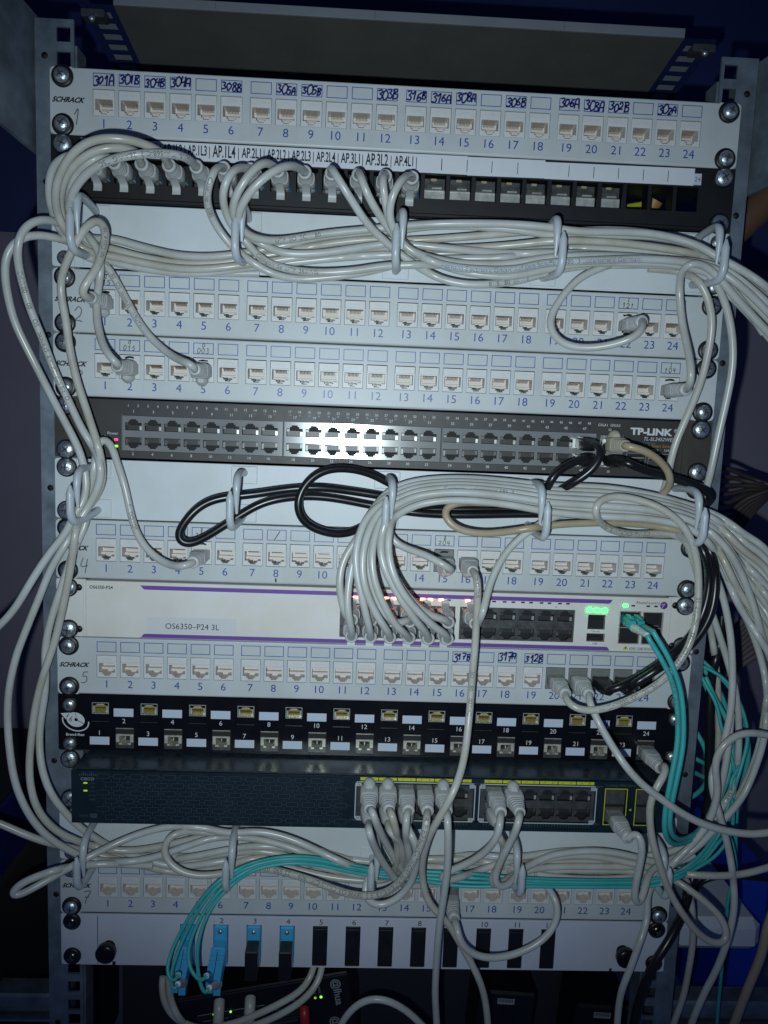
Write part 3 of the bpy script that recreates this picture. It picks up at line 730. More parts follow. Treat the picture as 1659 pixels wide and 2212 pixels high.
# ------------------------------------------------------------------ dark switch that stands proud (unit 11)
t = unit('network_switch', 'dark blue-black switch with a honeycomb grille, standing proud of the rack', 'network switch', 11)
b = MB(); YF = -28.0
CX1 = [-4.6 + 13.6*i for i in range(6)]; CX2 = [88.0 + 13.6*i for i in range(6)]
b.plate(-219.5, 207.5, -42.9, -2.6, [(-13.6, 73.4, -35.4, -8.0), (78.6, 164.6, -35.2, -8.0), (172.6, 188.6, -35.8, -8.2), (196.0, 207.0, -35.8, -8.2)], YF, 3, CISC, back=DARKIN)
b.box(-222.0, -219.5, YF, 0, -42.9, -2.6, CISC); b.box(207.5, 222.0, YF+1.0, 0, -42.9, -2.6, CISC, 0.5)
b.build('bezel', t)
cv = MB(); cv.box(-219.5, 219.5, YF+2, 120, -2.55, -1.2, CISTOP, 0.3); cv.box(-219.5, 219.5, YF+3.2, 100, -42.8, -2.7, CISC)
cv.build('top_cover', t)
br = MB()
for s_ in (-1, 1): br = MB(); br.prism(ear_poly(s_, s_*223, s_*241.3, -43.7, 0, 1.0), 0, 1.8, RAILM); br.build('mounting_ear', t)
hc = MB(); yy = YF-0.35
for i in range(16):
    for j in range(6):
        x = -199 + i*12.0 + (0 if j % 2 == 0 else 6.0); z = -6.4 - j*6.3
        if x > -24 or x < -200: continue
        hc.frame(x-4.4, x+4.4, z-1.9, z+1.9, 0.3, yy, CISLN)
        hc.rect(x+4.4, x+7.6, z-0.15, z+0.15, yy, CISLN); hc.rect(x-0.15, x+0.15, z-4.4, z-1.9, yy, CISLN)
        hc.rect(x-0.15, x+0.15, z+1.9, z+4.3, yy, CISLN) if j else None
hc.build('honeycomb_grille', t)
lg = MB()
for i, h_ in enumerate((1.2, 1.8, 3.0, 1.8, 1.2, 1.8, 3.0, 1.8, 1.2)): lg.rect(-216.0+i*1.45, -215.55+i*1.45, -6.2, -6.2+h_*0.9, YF-0.3, INKG)
lg.text('CISCO', 2.0, -210.2, -8.7, YF-0.3, mat('dim_print', (0.22, 0.26, 0.30), 0.5), bold=True, xs=1.15)
for q_, s_ in enumerate(('SYST', 'RPS', 'STAT', 'DUPLX', 'SPEED')): lg.text(s_, 1.2, -206.5, -12.0-q_*3.1, YF-0.3, mat('very_dim_print', (0.06, 0.08, 0.10), 0.5))
lg.text('MODE', 1.5, -213, -37.2, YF-0.3, MATS['very_dim_print'])
lg.text('Catalyst 2960 Series  SI  PoE-24', 1.9, 190.6, -4.9, YF-0.3, MATS['very_dim_print'], xs=1.0)
lg.build('printed_text', t)
for z in (-12.0, -17.9):
    q = MB(); q.loft([(-YF, 1.6, 0.7), (-YF+0.4, 1.4, 0.5)], -211.8, z, LEDY, 14, 2.2); q.build('status_light', t)
q = MB(); q.box(-208.5, -203.0, YF-1.2, YF, -38.6, -35.2, CISLN, 0.4); q.build('mode_button', t)
fr = MB()
for x0, x1, n0 in ((-14.4, 74.4, 1), (77.8, 165.6, 13)):
    P_ = arc(x0+2, -7.0-2+0.6, 2, 90, 180, 4) + arc(x0+2, -36.2+2, 2, 180, 270, 4) + arc(x1-2, -36.2+2, 2, 270, 360, 4) + arc(x1-2, -7.0-2+0.6, 2, 0, 90, 4)
    fr.ribbon(P_ + [P_[0]], 0.8, YF-0.1, LPAINT)
    for cx_, cz_ in ((x0+2.2, -8.5), (x0+2.2, -34.6), (x1-2.4, -8.5), (x1-2.4, -34.6)): fr.rect(cx_-1.9, cx_+1.9, cz_-1.3, cz_+1.3, YF-0.12, LPAINT)
    for q_, (cx_, cz_) in enumerate(((x0+2.2, -8.5), (x0+2.2, -34.6), (x1-2.4, -8.5), (x1-2.4, -34.6))): fr.text(str(n0+(0, 1, 10, 11)[q_])+'X', 1.3, cx_, cz_, YF-0.2, INKK)
    for i in range(6):
        a = x0+3.2+13.85*i; fr.rect(a, a+13.2, -5.2, -2.9, YF-0.12, YELLOW)
        fr.text(str(n0+2*i), 1.3, a+3.6, -4.05, YF-0.2, INKK); fr.text(str(n0+2*i+1), 1.3, a+9.6, -4.05, YF-0.2, INKK)
    for i in range(38): fr.rect(x0+4+i*2.15, x0+4.3+i*2.15, -39.2, -37.0, YF-0.1, mat('olive_vent_edge', (0.10, 0.11, 0.04), 0.6))
for x0, x1 in ((172.0, 189.2), (195.4, 211.0)): fr.frame(x0, x1, -36.6, -7.6, 0.6, YF-0.12, YELLOW)
fr.flat([(190.9,-24.2),(192.9,-23.2),(192.9,-25.2)], YF-0.12, YELLOW)
fr.build('port_labels', t)
port_block(t, -13.4, 73.2, -35.2, -8.2, CX1, YF+0.5, STEELD, [(-10.0, -18.6, 1), (-24.6, -33.2, -1)], wall=DARKIN)
port_block(t, 78.8, 164.4, -35.0, -8.2, CX2, YF+0.5, STEELD, [(-10.0, -18.6, 1), (-24.6, -33.2, -1)], wall=DARKIN)
sf = MB(); sf.box(173.2, 188.0, YF+1, YF+2.8, -20.5, -9, STEELD, 0.3); sf.box(173.4, 187.8, YF+1.6, YF+2.9, -35, -23, STEELD, 0.3); sf.box(197.0, 206.6, YF+1, YF+2.8, -20.5, -9, STEELD, 0.3); sf.box(197.0, 206.6, YF+1.6, YF+2.9, -35, -23, STEELD, 0.3)
sf.build('fibre_module_slot', t)
screws(t, 'dome', skip=(2,))

# ------------------------------------------------------------------ fibre panel (unit 14)
t = unit('fibre_patch_bay', 'white fibre panel at the foot of the rack with cyan adapters and black blank slots', 'fibre panel', 14)
FX = [-142.7 + 26.15*i for i in range(12)]
b = MB()
b.plate(-226, 226, -43.7, -0.6, [(x-5.9, x+5.9, -42.7, -8.0) for x in FX], 0, 1.4, FIBW)
for s_ in (-1, 1): b.prism(ear_poly(s_, s_*226, s_*241.3, -43.7, -0.6, 1.2), 0.3, 1.8, FIBW)
b.box(-214, 214, -0.5, 0, -1.7, -0.9, FIBW, 0.15)
b.box(-213.2, -212.6, -0.06, 0, -43.5, -2, INKG)
b.rect(-201.5, -199, -43.7, -40.6, -0.05, BLACK); b.rect(196.6, 198.6, -43.7, -41.2, -0.05, BLACK)
b.box(-226, 226, 1.6, 160, -42.9, -42, FIBW)
b.build('face_plate', t)
x_ = MB()
for i, x in enumerate(FX): x_.text(str(i+1), 4.3, x+0.6, -4.6, -0.07, INKK, xs=1.05)
x_.build('printed_numbers', t)
sl = None
for i, x in enumerate(FX):
    if i < 4: continue
    if sl is None:
        q = MB(); q.box(-5.9, 5.9, 0.7, 3, -42.7, -8.0, BLACK, 0.2); q.box(-5.0, 5.0, -0.5, 0.7, -10.4, -8.4, BLACK, 0.3); q.box(-5.2, 5.2, -0.3, 0.7, -42.2, -10.8, BLACK, 0.3)
        sl = q.build('blank_cover', t, L(x, 0, 0))
    else: dup(sl, t, L(x, 0, 0))
ad = None
for i in range(4):
    x = FX[i]
    if ad is None:
        q = MB(); q.box(-5.4, 5.4, -2.2, 3, -42.4, -8.2, CYAN, 0.8); q.box(-4.6, 4.6, -12, -2, -40.6, -19.6, CYAN, 0.8)
        ad = q.build('fibre_adapter', t, L(x, 0, 0))
        q = MB(); q.lathe([(2.2, 2.0), (3.2, 1.9), (3.8, 1.2), (3.9, 0.1)], 0, -12.2, CHROME, 16); q.build('adapter_screw', ad)
    else: dup(ad, t, L(x, 0, 0))
for x in (FX[2], FX[3]):
    q = MB(); q.box(-4.9, 4.9, -17, -2.5, -43.4, -19.0, BLACK, 0.7); q.build('dust_cap', t, L(x, 0, 0))
kb = MB(); kb.lathe([(0, 4.9), (1.6, 4.9), (2.2, 3.4), (5, 3.4), (5.2, 7.0), (6, 7.6), (10.5, 7.7), (11.8, 6.6), (12.2, 3), (12.3, 0.1)], 0, 0, KNOBM, 28)
k0 = kb.build('locking_knob', t, L(-204.0, 0, -27.5)); dup(k0, t, L(206.0, 0, -25.6))
screws(t, 'dark', skip=(), zs=(-6.6, -36.0))

# ------------------------------------------------------------------ rack frame
t = thing('equipment_rack', 'galvanised rack frame whose two slotted posts carry all the panels', 'rack', W(0, 0, -820))
zb = 0.0
for s_ in (-1, 1):
    q = MB(); zh = []
    for k in range(-1, 19):
        for dz in (-6.35, -22.2, -38.1):
            z = -U*k + dz
            if (z > -2 or z < -672): zh.append((min(s_*237.3, s_*227.8), max(s_*237.3, s_*227.8), z-4.75, z+4.75))
    q.plate(min(s_*225.5, s_*252), max(s_*225.5, s_*252), -840, 32, zh, 2.2, 2.0, RAILM)
    q.box(*sorted((s_*252, s_*250)), 4.2, 42, -840, 32, RAILM); q.box(*sorted((s_*225.5, s_*224)), 4.2, 22, -840, 16, RAILM)
    for z in (8, -75, -180, -290, -400, -500, -610, -720): q.lathe([(-2.15, 2.3), (-2.1, 2.3)], s_*245.5, z, DARKIN, 14)
    q.v = [(x, y, z+820) for x, y, z in q.v]
    q.build('post', t)
def qbeam(pts4, th, m):                                   # slab through four picture-plane points given as world mm
    P = [np.array(p) for p in pts4]; n_ = np.cross(P[1]-P[0], P[2]-P[0]); n_ = n_/np.linalg.norm(n_)*th
    q = MB(); vs = [p - np.array([0, 0, -820]) for p in P] + [p + n_ - np.array([0, 0, -820]) for p in P]
    q.add(vs, [(0,1,2,3),(7,6,5,4),(0,1,5,4),(1,2,6,5),(2,3,7,6),(3,0,4,7)], m); return q
# side arms that run forward from the posts
q = qbeam([(-252, 30, 33), (-252, 30, -58), (-300, -210, -20), (-300, -210, 75)], -3, RAILM); q.build('side_arm', t)
q = qbeam([(-254, 20, 6), (-254, 20, 1), (-303, -210, 40), (-303, -210, 47)], -2.5, BLACKP); q.build('side_arm_groove', t)
q = qbeam([(252, 30, 30), (252, 30, -60), (330, -200, -40), (330, -200, 66)], 3, RAILM); q.build('side_arm', t)
# lower side rails behind the posts
for s_ in (-1, 1):
    q = MB(); a, c = sorted((s_*252, s_*420)); q.box(a, c, 40, 62, 66, 93, RAILM, 2); q.box(a, c, 36, 40, 74, 78, STEELD); q.build('lower_rail', t)

# shelf seen from below, above the first panel
t = thing('rack_shelf', 'grey-brown shelf with a pale front edge seen from below above the top panel', 'shelf', W(0, 60, 69))
q = MB()
A = np.array([(-216, 0, 0), (219, 0, 0), (219, 140, -20), (-216, 140, -20)], float)
q.add(list(A) + list(A+np.array([0, 0, 2.5])), [(0,1,2,3),(7,6,5,4),(0,1,5,4),(1,2,6,5),(2,3,7,6),(3,0,4,7)], SHELFM); q.build('shelf_plate', t)
q = MB(); q.box(-216, 219, -1.5, 0, 0.2, 7.0, FLANGE, 0.4)
for x in (-20, 125, -140): q.rect(x, x+0.5, 1, 6.2, -1.6, INKG)
q.build('front_flange', t)
for s_ in (-1, 1):
    q = MB(); x0 = -216 if s_ < 0 else 219
    a, c = sorted((x0, x0 + s_*26))
    q.add([(a,0,0),(c,0,0),(c,140,-20),(a,140,-20)], [(0,1,2,3)], NAVY)
    q.v = [(x, y, z+0.6) for x, y, z in q.v]
    for i in range(9):
        y0 = 8 + i*13.5; z0 = -20*y0/140 - 0.2; z1 = -20*(y0+7)/140 - 0.2; xa, xb = sorted((x0+s_*5, x0+s_*19))
        q.add([(xa,y0,z0),(xb,y0,z0),(xb,y0+7,z1),(xa,y0+7,z1)], [(0,1,2,3)], mat('pale_slot', (0.20, 0.21, 0.23), 0.6))
    q.build('slotted_side_strip', t)
for s_ in (-1, 1):
    q = MB(); x0 = -232 if s_ < 0 else 236; q.box(x0-9, x0+9, 0, 14, -8, -2, STEELD, 1); q.lathe([(0, 2.4), (2, 2.2), (2.6, 0.2)], x0, -10, CHROME, 12); q.build('shelf_bracket', t)

# ------------------------------------------------------------------ surroundings
def struct(name, mb, loc=W(0, 0, 0)): return prop(mb.build(name, None, loc), kind='structure')
q = MB(); q.rect(-1500, 1500, -1600, 900, 420, WALLM); struct('wall', q)
q = MB()
q.box(-1500, 1500, 400, 404, -30, 900, NAVY)
prop(q.build('wall_cladding', None, W(0, 0, 0)), 'dark navy panel fixed across the upper wall behind the rack', 'panel')
q = MB(); q.box(-900, 900, 0, 600, -4, 0, mat('dark_floor', (0.02, 0.02, 0.022), 0.8)); struct('floor', q, W(0, 0, -1600+40))
q = MB(); q.box(-226, 226, 240, 244, -700, 20, mat('backdrop_shade', (0.012, 0.014, 0.02), 0.7)); prop(q.build('shade_backdrop', None, W(0, 0, 0)), 'added dark sheet standing in for the shade inside the rack, behind the patch panels', 'panel')  # added sheet, its dark colour stands for the rack's unlit interior
q = MB(); q.box(-226, 226, 110, 114, -1000, -700, MATS['backdrop_shade']); prop(q.build('shade_backdrop', None, W(0, 0, 0)), 'added dark sheet standing in for the shaded void behind the small black devices', 'panel')  # added sheet painting the black void under the fibre panel

# blue sheet at the lower left
a = at(0, 1899, -60); q = MB(); x_l = a[0]
q.box(x_l-4, x_l, a[1], a[1]+330, a[2], a[2]+62, BLUED, 1); prop(q.build('blue_board', None, W(0, 0, 0)), 'blue board standing at the lower left beyond the grey cables', 'board')
q = MB(); q.box(x_l-180, x_l+1, a[1]-10, a[1]+330, a[2]-400, a[2]-6, mat('dark_cloth', (0.02, 0.018, 0.018), 0.9)); prop(q.build('dark_box', None, W(0, 0, 0)), 'dark box at the lower left corner below the blue board', 'box')
# white enclosure and blue crate at the lower right
a = at(1652, 1992, -40); c = at(1500, 1935, -40); z_b = at(1600, 2060, -40)[2]
q = MB(); q.box(c[0]-14, a[0], 40, 215, z_b, a[2], WBOX, 7); prop(q.build('white_enclosure', None, W(0, 0, 0)), 'white rounded enclosure at the lower right beside the fibre panel', 'enclosure')
q = MB(); a2 = at(1659, 1889, -90); q.box(a[0]+3, a2[0]+6, 95, 330, a2[2]-190, a2[2], BLUEB, 2); prop(q.build('blue_crate', None, W(0, 0, 0)), 'bright blue crate behind the white enclosure at the lower right', 'crate')
# orange conduit at the right
p0 = at(1560, 520, -60); p1 = at(1740, 355, -60)
q = MB(); q.tube([(0,0,0), tuple((p1-p0)*0.5), tuple(p1-p0)], 13, ORANGE, 20); prop(q.build('conduit', None, W(*p0)), 'thick orange-brown conduit slanting up behind the right post', 'conduit')

# black device below, turned on its side
def dev(u, v, d): return at(u, v, d)
t = thing('network_recorder', 'small black device with green lights and dim ports below the fibre panel', 'recorder', W(*at(560, 2170, -30)))
o0 = at(560, 2170, -30); ang = 0.19
q = MB(); q.box(-70, 78, 0, 70, -46, 17, DEVICE, 1.0); q.box(-55, 38, -0.5, 0, -17, -16.2, PINM); q.box(-70, 78, -0.6, 0, 14.5, 15.1, PINM); q.build('case', t)
q = MB()
for i in range(6):
    x = -46 + i*14.6; 
    if i >= 4: x += 4
    q.box(x-6.6, x+6.6, -0.4, 6, -14.0, -1.0, DARKIN); q.frame(x-6.6, x+6.6, -14, -1, 0.35, -0.5, STEELD); q.rect(x-6.5, x+6.5, -1.0, -0.5, -0.55, STEEL)
    for k_ in range(8): q.rect(x-3.6+k_, x-3.2+k_, -7.6, -6.6, -0.5, STEEL)
q.rect(-10, 30, -20.5, -18, -0.55, PINM)
q.build('port_row', t)
q = MB(); q.text('@lhua', 6.2, 67, 0, -0.3, mat('dim_white_print', (0.28, 0.29, 0.30), 0.5), rot=-math.pi/2, bold=True); q.text('@lhua', 6.2, 61, -34, -0.3, MATS['dim_white_print'], rot=-math.pi/2, bold=True); q.text('HDD', 1.8, 47.5, 4.5, -0.3, MATS['dim_white_print'], rot=-math.pi/2); q.text('PWR', 1.8, 52, 4.5, -0.3, MATS['dim_white_print'], rot=-math.pi/2); q.build('maker_logo', t)
for x, z, m_ in ((47.5, -2, LEDY), (52.4, -2.0, LEDG2), (-39, -1.8, LEDG2), (-24.6, -1.8, LEDG2)):
    q = MB(); q.lathe([(0.4, 1.1 if x > 0 else .8), (1.0, 0.7)], x, z, m_, 12); q.build('status_light', t)
t.rotation_euler = (0, -ang, 0)
for (u, v, lab) in ((1075, 2162, 'black power adapter under the fibre panel, left one of two with a barcode sticker'), (1283, 2192, 'black power adapter under the fibre panel, right one of two with a barcode sticker')):
    o0 = at(u, v, -45); t = thing('power_adapter', lab, 'adapter', W(*o0), 'black power adapters under the fibre panel')
    q = MB(); q.box(-16, 34, 0.5, 50, -60, 8, DEVICE, 2); q.build('case', t)
    q = MB(); q.rect(0, 15, -3, 2.5, 0.2, mat('dim_sticker', (0.30, 0.31, 0.33), 0.6))
    for k_ in range(16): q.rect(0.8+k_*0.85, 1.1+k_*0.85+(k_ % 3)*0.12, -1.4, 2.1, 0.1, INKK)
    q.build('barcode_sticker', t); t.rotation_euler = (0, 0.06, 0)

# ------------------------------------------------------------------ plugs
def ribs(d0, d1, w0, h0, w1, h1, n, e0, e1, amp=0.45):
    s = []
    for i in range(n):
        for f, g in ((0.0, amp), (0.52, amp), (0.56, 0), (0.96, 0)):
            t_ = (i+f)/n; s.append((d0+(d1-d0)*t_, w0+(w1-w0)*t_+g-amp, h0+(h1-h0)*t_+g-amp, 0, 0, e0+(e1-e0)*t_))
    s.append((d1, w1, h1, 0, 0, e1)); return s
def plug(root, x, z, tab, style, d0, mb_, ox=0.0, oz=0.0):
    """RJ45 plug straight out of a port; x,z local offsets (mm) from the root, d from the port face"""
    body = MB(); bm = CLEAR if mb_ is not BOOTK else BOOTK
    ln = 7.0 if style in ('tab', 'bubble') else 10.5
    body.box(-5.8, 5.8, -ln, 6, -3.9, 3.9, bm, 0.5)
    for i in range(8): body.box(-3.6+1.02*i, -3.25+1.02*i, -2.5, 2, -tab*4.0-0.1, -tab*4.0+0.1, GOLD)
    body.box(-2.8, 2.8, -ln+2, 4, *(sorted((tab*4.0, tab*5.2))), bm, 0.3)
    b_ = body.build('plug', root, L(x, -d0, z))
    q = MB()
    if style == 'tab':
        q.loft([(ln-1, 6.2, 5.0), (ln+4, 6.3, 5.1), (ln+7, 5.8, 5.0, 0, 0, 3)], 0, 0, mb_, 24)
        q.loft(ribs(ln+6.5, ln+17, 5.3, 4.9, 4.6, 4.6, 4, 3, 2.1), 0, 0, mb_, 24)
        q.loft([(ln+17, 4.7, 4.7), (ln+21, 4.7, 4.7), (ln+22, 4.3, 4.3), (ln+22.1, 3.0, 3.0), (ln+19, 2.9, 2.9)], 0, 0, mb_, 24, 2.0, capm=DARKIN)
        # long curved latch cover
        P_ = [(ln+8, 4.6), (ln+3, 5.6), (ln-1.5, 7.4), (ln-2.5, 9.6), (ln-2, 12.6)] if tab < 0 else [(ln+9, 4.6), (ln+4, 5.4), (ln-1, 6.6), (ln-4, 7.8), (ln-4.5, 10)]
        P_ = cat2(P_, 4)
        for k in range(len(P_)-1):
            (a, h), (c, g) = P_[k], P_[k+1]; w = 2.7 + 0.2*k/len(P_)
            vs = []
            for (d_, h_) in ((a, h), (c, g)):
                for sx in (-w, w):
                    for th in (0, 1.1): vs.append((sx, -(d_+th*0.9), tab*(h_ + th*0.35)))
            q.add(vs, [(0,1,3,2),(4,6,7,5),(0,4,5,1),(2,3,7,6),(0,2,6,4),(1,5,7,3)], mb_)
        end = ln + 21
    elif style == 'bubble':
        q.loft([(ln-1, 6.6, 5.4), (ln+6.5, 6.7, 5.5), (ln+9, 6.3, 5.2, 0, 0, 3.5)], 0, 0, mb_, 24, 5)
        q.loft(ribs(ln+8.5, ln+21, 6.2, 5.0, 4.3, 4.2, 5, 4, 2.3, 0.5), 0, 0, mb_, 24)
        q.loft([(ln+21, 4.3, 4.2), (ln+24, 4.2, 4.1), (ln+24.6, 3.6, 3.6), (ln+24.7, 2.9, 2.9)], 0, 0, mb_, 24, 2.2)
        q.loft([(0.5, 0.3, 0.3), (1.2, 3.0, 2.6), (3, 4.2, 4.0), (5.5, 4.5, 4.4), (8.5, 4.0, 3.8), (10.5, 2.2, 2.0)], 0, tab*6.2, mb_, 18, 2.0)
        end = ln + 23.5
    elif style == 'clear':
        q.loft([(ln-1.5, 6.0, 4.6), (ln+5, 6.0, 4.7), (ln+7, 5.8, 4.6, 0, 0, 3.5)], 0, 0, mb_, 24, 5)
        q.loft(ribs(ln+6.5, ln+17, 5.6, 4.6, 4.6, 4.4, 5, 4, 2.3, 0.45), 0, 0, mb_, 24)
        q.loft([(ln+17, 4.5, 4.5), (ln+21, 4.5, 4.5), (ln+21.8, 4.0, 4.0), (ln+21.9, 2.9, 2.9)], 0, 0, mb_, 24, 2.0)
        end = ln + 20.5
    else:  # short
        q.loft([(ln-1.5, 6.0, 4.6), (ln+3, 6.0, 4.8), (ln+9, 4.8, 4.2, 0, 0, 3), (ln+13, 3.6, 3.5, 0, 0, 2), (ln+14, 2.9, 2.9, 0, 0, 2)], 0, 0, mb_, 24, 4.5)
        end = ln + 12.5
    q.build('boot', b_)
    return end

# port positions: (x, z, face depth)
def sch(k, i, dx=0, dz=0): return (PX[i-1]+dx, top(k)-23.3+dz, -1.0)
def ap(i): return (APX[i-1], top(1)-23.8, -3.0)
def osp(row, i): return ((OX1+OX2)[i-1], top(8)+(-17.2, -29.6)[row], 1.0)
def cis(row, i): return ((CX1+CX2)[i-1], top(11)+(-12.0, -25.0)[row], 27.5)

CABLES = []
def cable(label, m, path, s=None, e=None, st=('tab', -1, None), et=('tab', -1, None), r=2.65, group='grey network patch cables', cat='patch cable', name='patch_cable', text=None, low=False):
    CABLES.append(dict(label=label, m=m, path=path, s=s, e=e, st=st, et=et, r=r, group=group, cat=cat, name=name, text=text, low=low))

G, WM = CGREY, CWARM
T_ = ('tab', -1, None); TU = ('tab', 1, None); BD = ('bubble', -1, None); BU = ('bubble', 1, None); CL = ('clear', -1, None); SH = ('short', -1, None)

# --- from the black AP panel -------------------------------------------------
cable('grey cable running from black AP panel port 1 to port 5 of panel 3', G,
      '215,342,45;176,333,52;138,338,52;112,362,48;105,404,44;108,441,38;119,475,30;138,510,24;165,542,18;192,560,14;222,563,14;243,593,14;267,636,12;290,680,12;317,720,14;350,753,20;383,776,30;415,788,40',
      s=ap(1), e=sch(4, 5), et=BD, text=[('100MHZ 11801 OSI papueJtS 1W9UMA', 0.52, 2.6, 1)])
cable('grey cable from port 2 of the black AP panel, innermost of the left arches', G,
      '230,338,48;203,342,58;168,368,50;152,402,45;147,440,38;152,474,26;172,502,14;205,520,12;236,514,12;300,532,14;380,551,16;450,555,18;513,549,18;600,533,16;680,515,14;760,505,12;860,497,12;960,487,18;1106,495,20;1190,508,22;1300,508,22;1420,512,22;1500,530,26;1545,552,30;1600,580,34;1659,625,36;1740,700,36', s=ap(2))
cable('grey cable from port 3 of the black AP panel, second highest arch', WM,
      '290,325,50;250,318,60;205,325,62;158,358,58;135,398,52;130,442,42;137,482,30;158,514,18;190,528,12;236,536,10;300,554,12;380,568,14;450,570,14;513,562,14;600,548,14;700,528,14;800,517,14;860,520,14;960,515,14;1060,507,16;1150,500,18;1195,503,20;1300,497,26;1400,503,28;1480,520,28;1545,548,28;1610,590,32;1690,655,34', s=ap(3))
cable('grey cable from port 4 of the black AP panel, topmost arch over the AP labels', WM,
      '345,327,50;300,307,62;250,298,68;195,304,68;150,338,64;124,390,56;119,432,46;130,478,32;155,518,20;190,545,14;236,552,16;300,566,18;380,580,20;450,581,20;520,573,20;600,562,18;720,545,16;800,535,14;860,535,14;980,537,16;1100,530,18;1200,520,22;1300,522,24;1400,532,24;1500,548,24;1550,565,26;1620,612,30;1690,675,32', s=ap(4))
cable('grey cable from port 5 of the black AP panel, printed along its low arch', G,
      '395,337,50;350,331,58;290,334,64;238,346,64;195,368,60;164,402,52;150,438,42;153,472,28;172,508,16;200,538,12;236,564,12;300,578,14;380,590,16;450,589,18;520,580,16;620,568,14;720,558,14;800,552,14;860,550,14;1000,547,14;1100,545,14;1195,537,16;1300,537,18;1420,547,20;1520,562,24;1560,578,28;1620,630,30;1690,700,30',
      s=ap(5), text=[('ANSI/TIA-568-C.2  26AWG  75C', 0.035, 3.0, 1)])
cable('grey cable from port 6 of the black AP panel, dipping lowest of its bundle', G,
      '464,366,46;453,390,48;446,420,44;450,450,36;465,485,28;490,520,24;515,545,22;555,573,20;590,592,20;640,603,22;700,600,22;790,588,22;855,572,22;950,560,20;1060,558,18;1190,548,18;1300,545,16;1430,556,18;1530,572,22;1590,603,28;1659,668,32;1720,740,32', s=ap(6),
      text=[('CaseLine II 5585', 0.06, 2.8, -1)])
cable('grey cable from port 7 of the black AP panel', G,
      '508,364,48;488,390,52;480,420,48;485,450,40;500,487,30;533,523,26;560,556,24;603,577,24;670,588,26;753,586,26;840,574,24;950,572,22;1100,575,22;1200,562,24;1300,556,22;1420,564,24;1540,582,28;1600,628,32;1680,710,32', s=ap(7),
      text=[('Category 5e  UTP  26AWG', 0.20, 2.8, -1)])
cable('grey cable from port 8 of the black AP panel, looping before the bundle', G,
      '575,350,48;550,362,54;522,400,54;505,433,50;503,467,42;525,500,32;553,520,28;580,535,26;620,548,26;700,546,24;800,531,20;860,526,20;960,536,18;1100,548,18;1195,546,20;1320,551,20;1450,565,22;1540,576,26;1605,616,30;1680,690,30', s=ap(8))
cable('grey cable from port 9 of the black AP panel with the longest leftward arm', G,
      '628,357,50;597,366,58;560,392,60;530,428,56;514,465,48;520,495,38;548,514,30;600,520,26;700,505,22;790,496,20;860,489,20;960,483,26;1100,484,28;1195,492,30;1250,500,30;1400,504,30;1500,527,32;1550,555,34;1630,600,36;1710,665,36', s=ap(9),
      text=[('UTP ISO/IEC 11801', 0.24, 3.0, 1)])
cable('grey cable from port 10 of the black AP panel, running diagonally down to the right', G,
      '716,363,46;733,390,50;760,433,46;793,483,36;830,520,28;870,553,22;903,576,22;953,603,24;1020,615,26;1106,609,26;1172,592,24;1250,575,22;1350,572,22;1460,574,22;1545,588,26;1590,624,30;1650,700,32;1700,780,32', s=ap(10),
      text=[('81/51/80  EAWE', 0.40, 3.0, 1)])
cable('grey cable from black AP panel port 11, an address printed on it in blue', G,
      '776,374,46;786,400,50;800,433,46;830,480,38;853,510,32;886,540,30;936,566,32;1003,580,34;1106,583,34;1172,569,32;1272,563,34;1406,560,34;1522,573,34;1580,602,36;1640,655,38;1710,730,38', s=ap(11),
      text=[('Assmann Electronic GmbH Auf dem Schuffel 3 58513 Ludenscheid Germany', 0.30, 3.2, -1)])
cable('grey cable from port 12 of the black AP panel', G,
      '827,380,48;827,402,50;832,433,46;843,483,38;863,517,32;903,547,28;960,575,26;1030,592,28;1106,597,28;1180,582,26;1260,569,26;1400,567,26;1480,576,28;1545,596,30;1595,640,32;1650,720,32', s=ap(12))
cable('grey cable from port 13 of the black AP panel, bending left then steeply down', G,
      '874,382,50;857,402,54;844,433,52;840,467,46;847,490,42;863,520,38;893,545,34;950,562,28;1010,570,28;1100,570,26;1190,556,26;1300,552,26;1430,560,26;1545,574,30;1625,625,34;1700,700,34', s=ap(13))

# --- left side ---------------------------------------------------------------
cable('printed grey cable swinging far out beside the post, inner of two such loops', G,
      '600,560,6;500,572,6;380,570,8;300,560,8;236,545,8;190,522,14;160,495,22;123,480,30;93,473,40;60,483,46;40,515,48;37,553,46;43,590,42;55,635,38;70,680,34;92,732,28;117,800,22;150,870,20;177,927,22;200,963,26;217,1003,30;217,1037,32;203,1073,32;183,1105,32;167,1130,30;143,1173,30;110,1228,30;84,1292,30;58,1356,30;33,1423,30;18,1500,30;17,1573,30;24,1645,34;34,1695,36;55,1746,36;82,1786,34;117,1818,30;160,1842,24;200,1857,18;270,1862,20;333,1852,20;400,1829,20;460,1810,18;520,1808,16;600,1822,12;680,1850,12;760,1870,12',
      text=[('ZHW001  10811  OSI  papueJtS  6MVPZ  dLn 5-tVO', 0.235, 3.0, -1)])
cable('unprinted grey cable swinging far out beside the post, outer of two such loops', G,
      '560,590,5;470,590,6;380,584,6;300,572,6;236,556,8;190,534,12;143,520,22;110,511,32;67,507,40;33,522,46;14,548,46;10,580,44;14,625,40;30,692,34;52,740,30;84,803,26;118,870,26;150,930,28;172,975,30;184,1020,32;187,1056,32;179,1088,34;157,1116,36;144,1149,38;108,1193,40;67,1256,42;33,1313,42;0,1350,42;-50,1395,42')
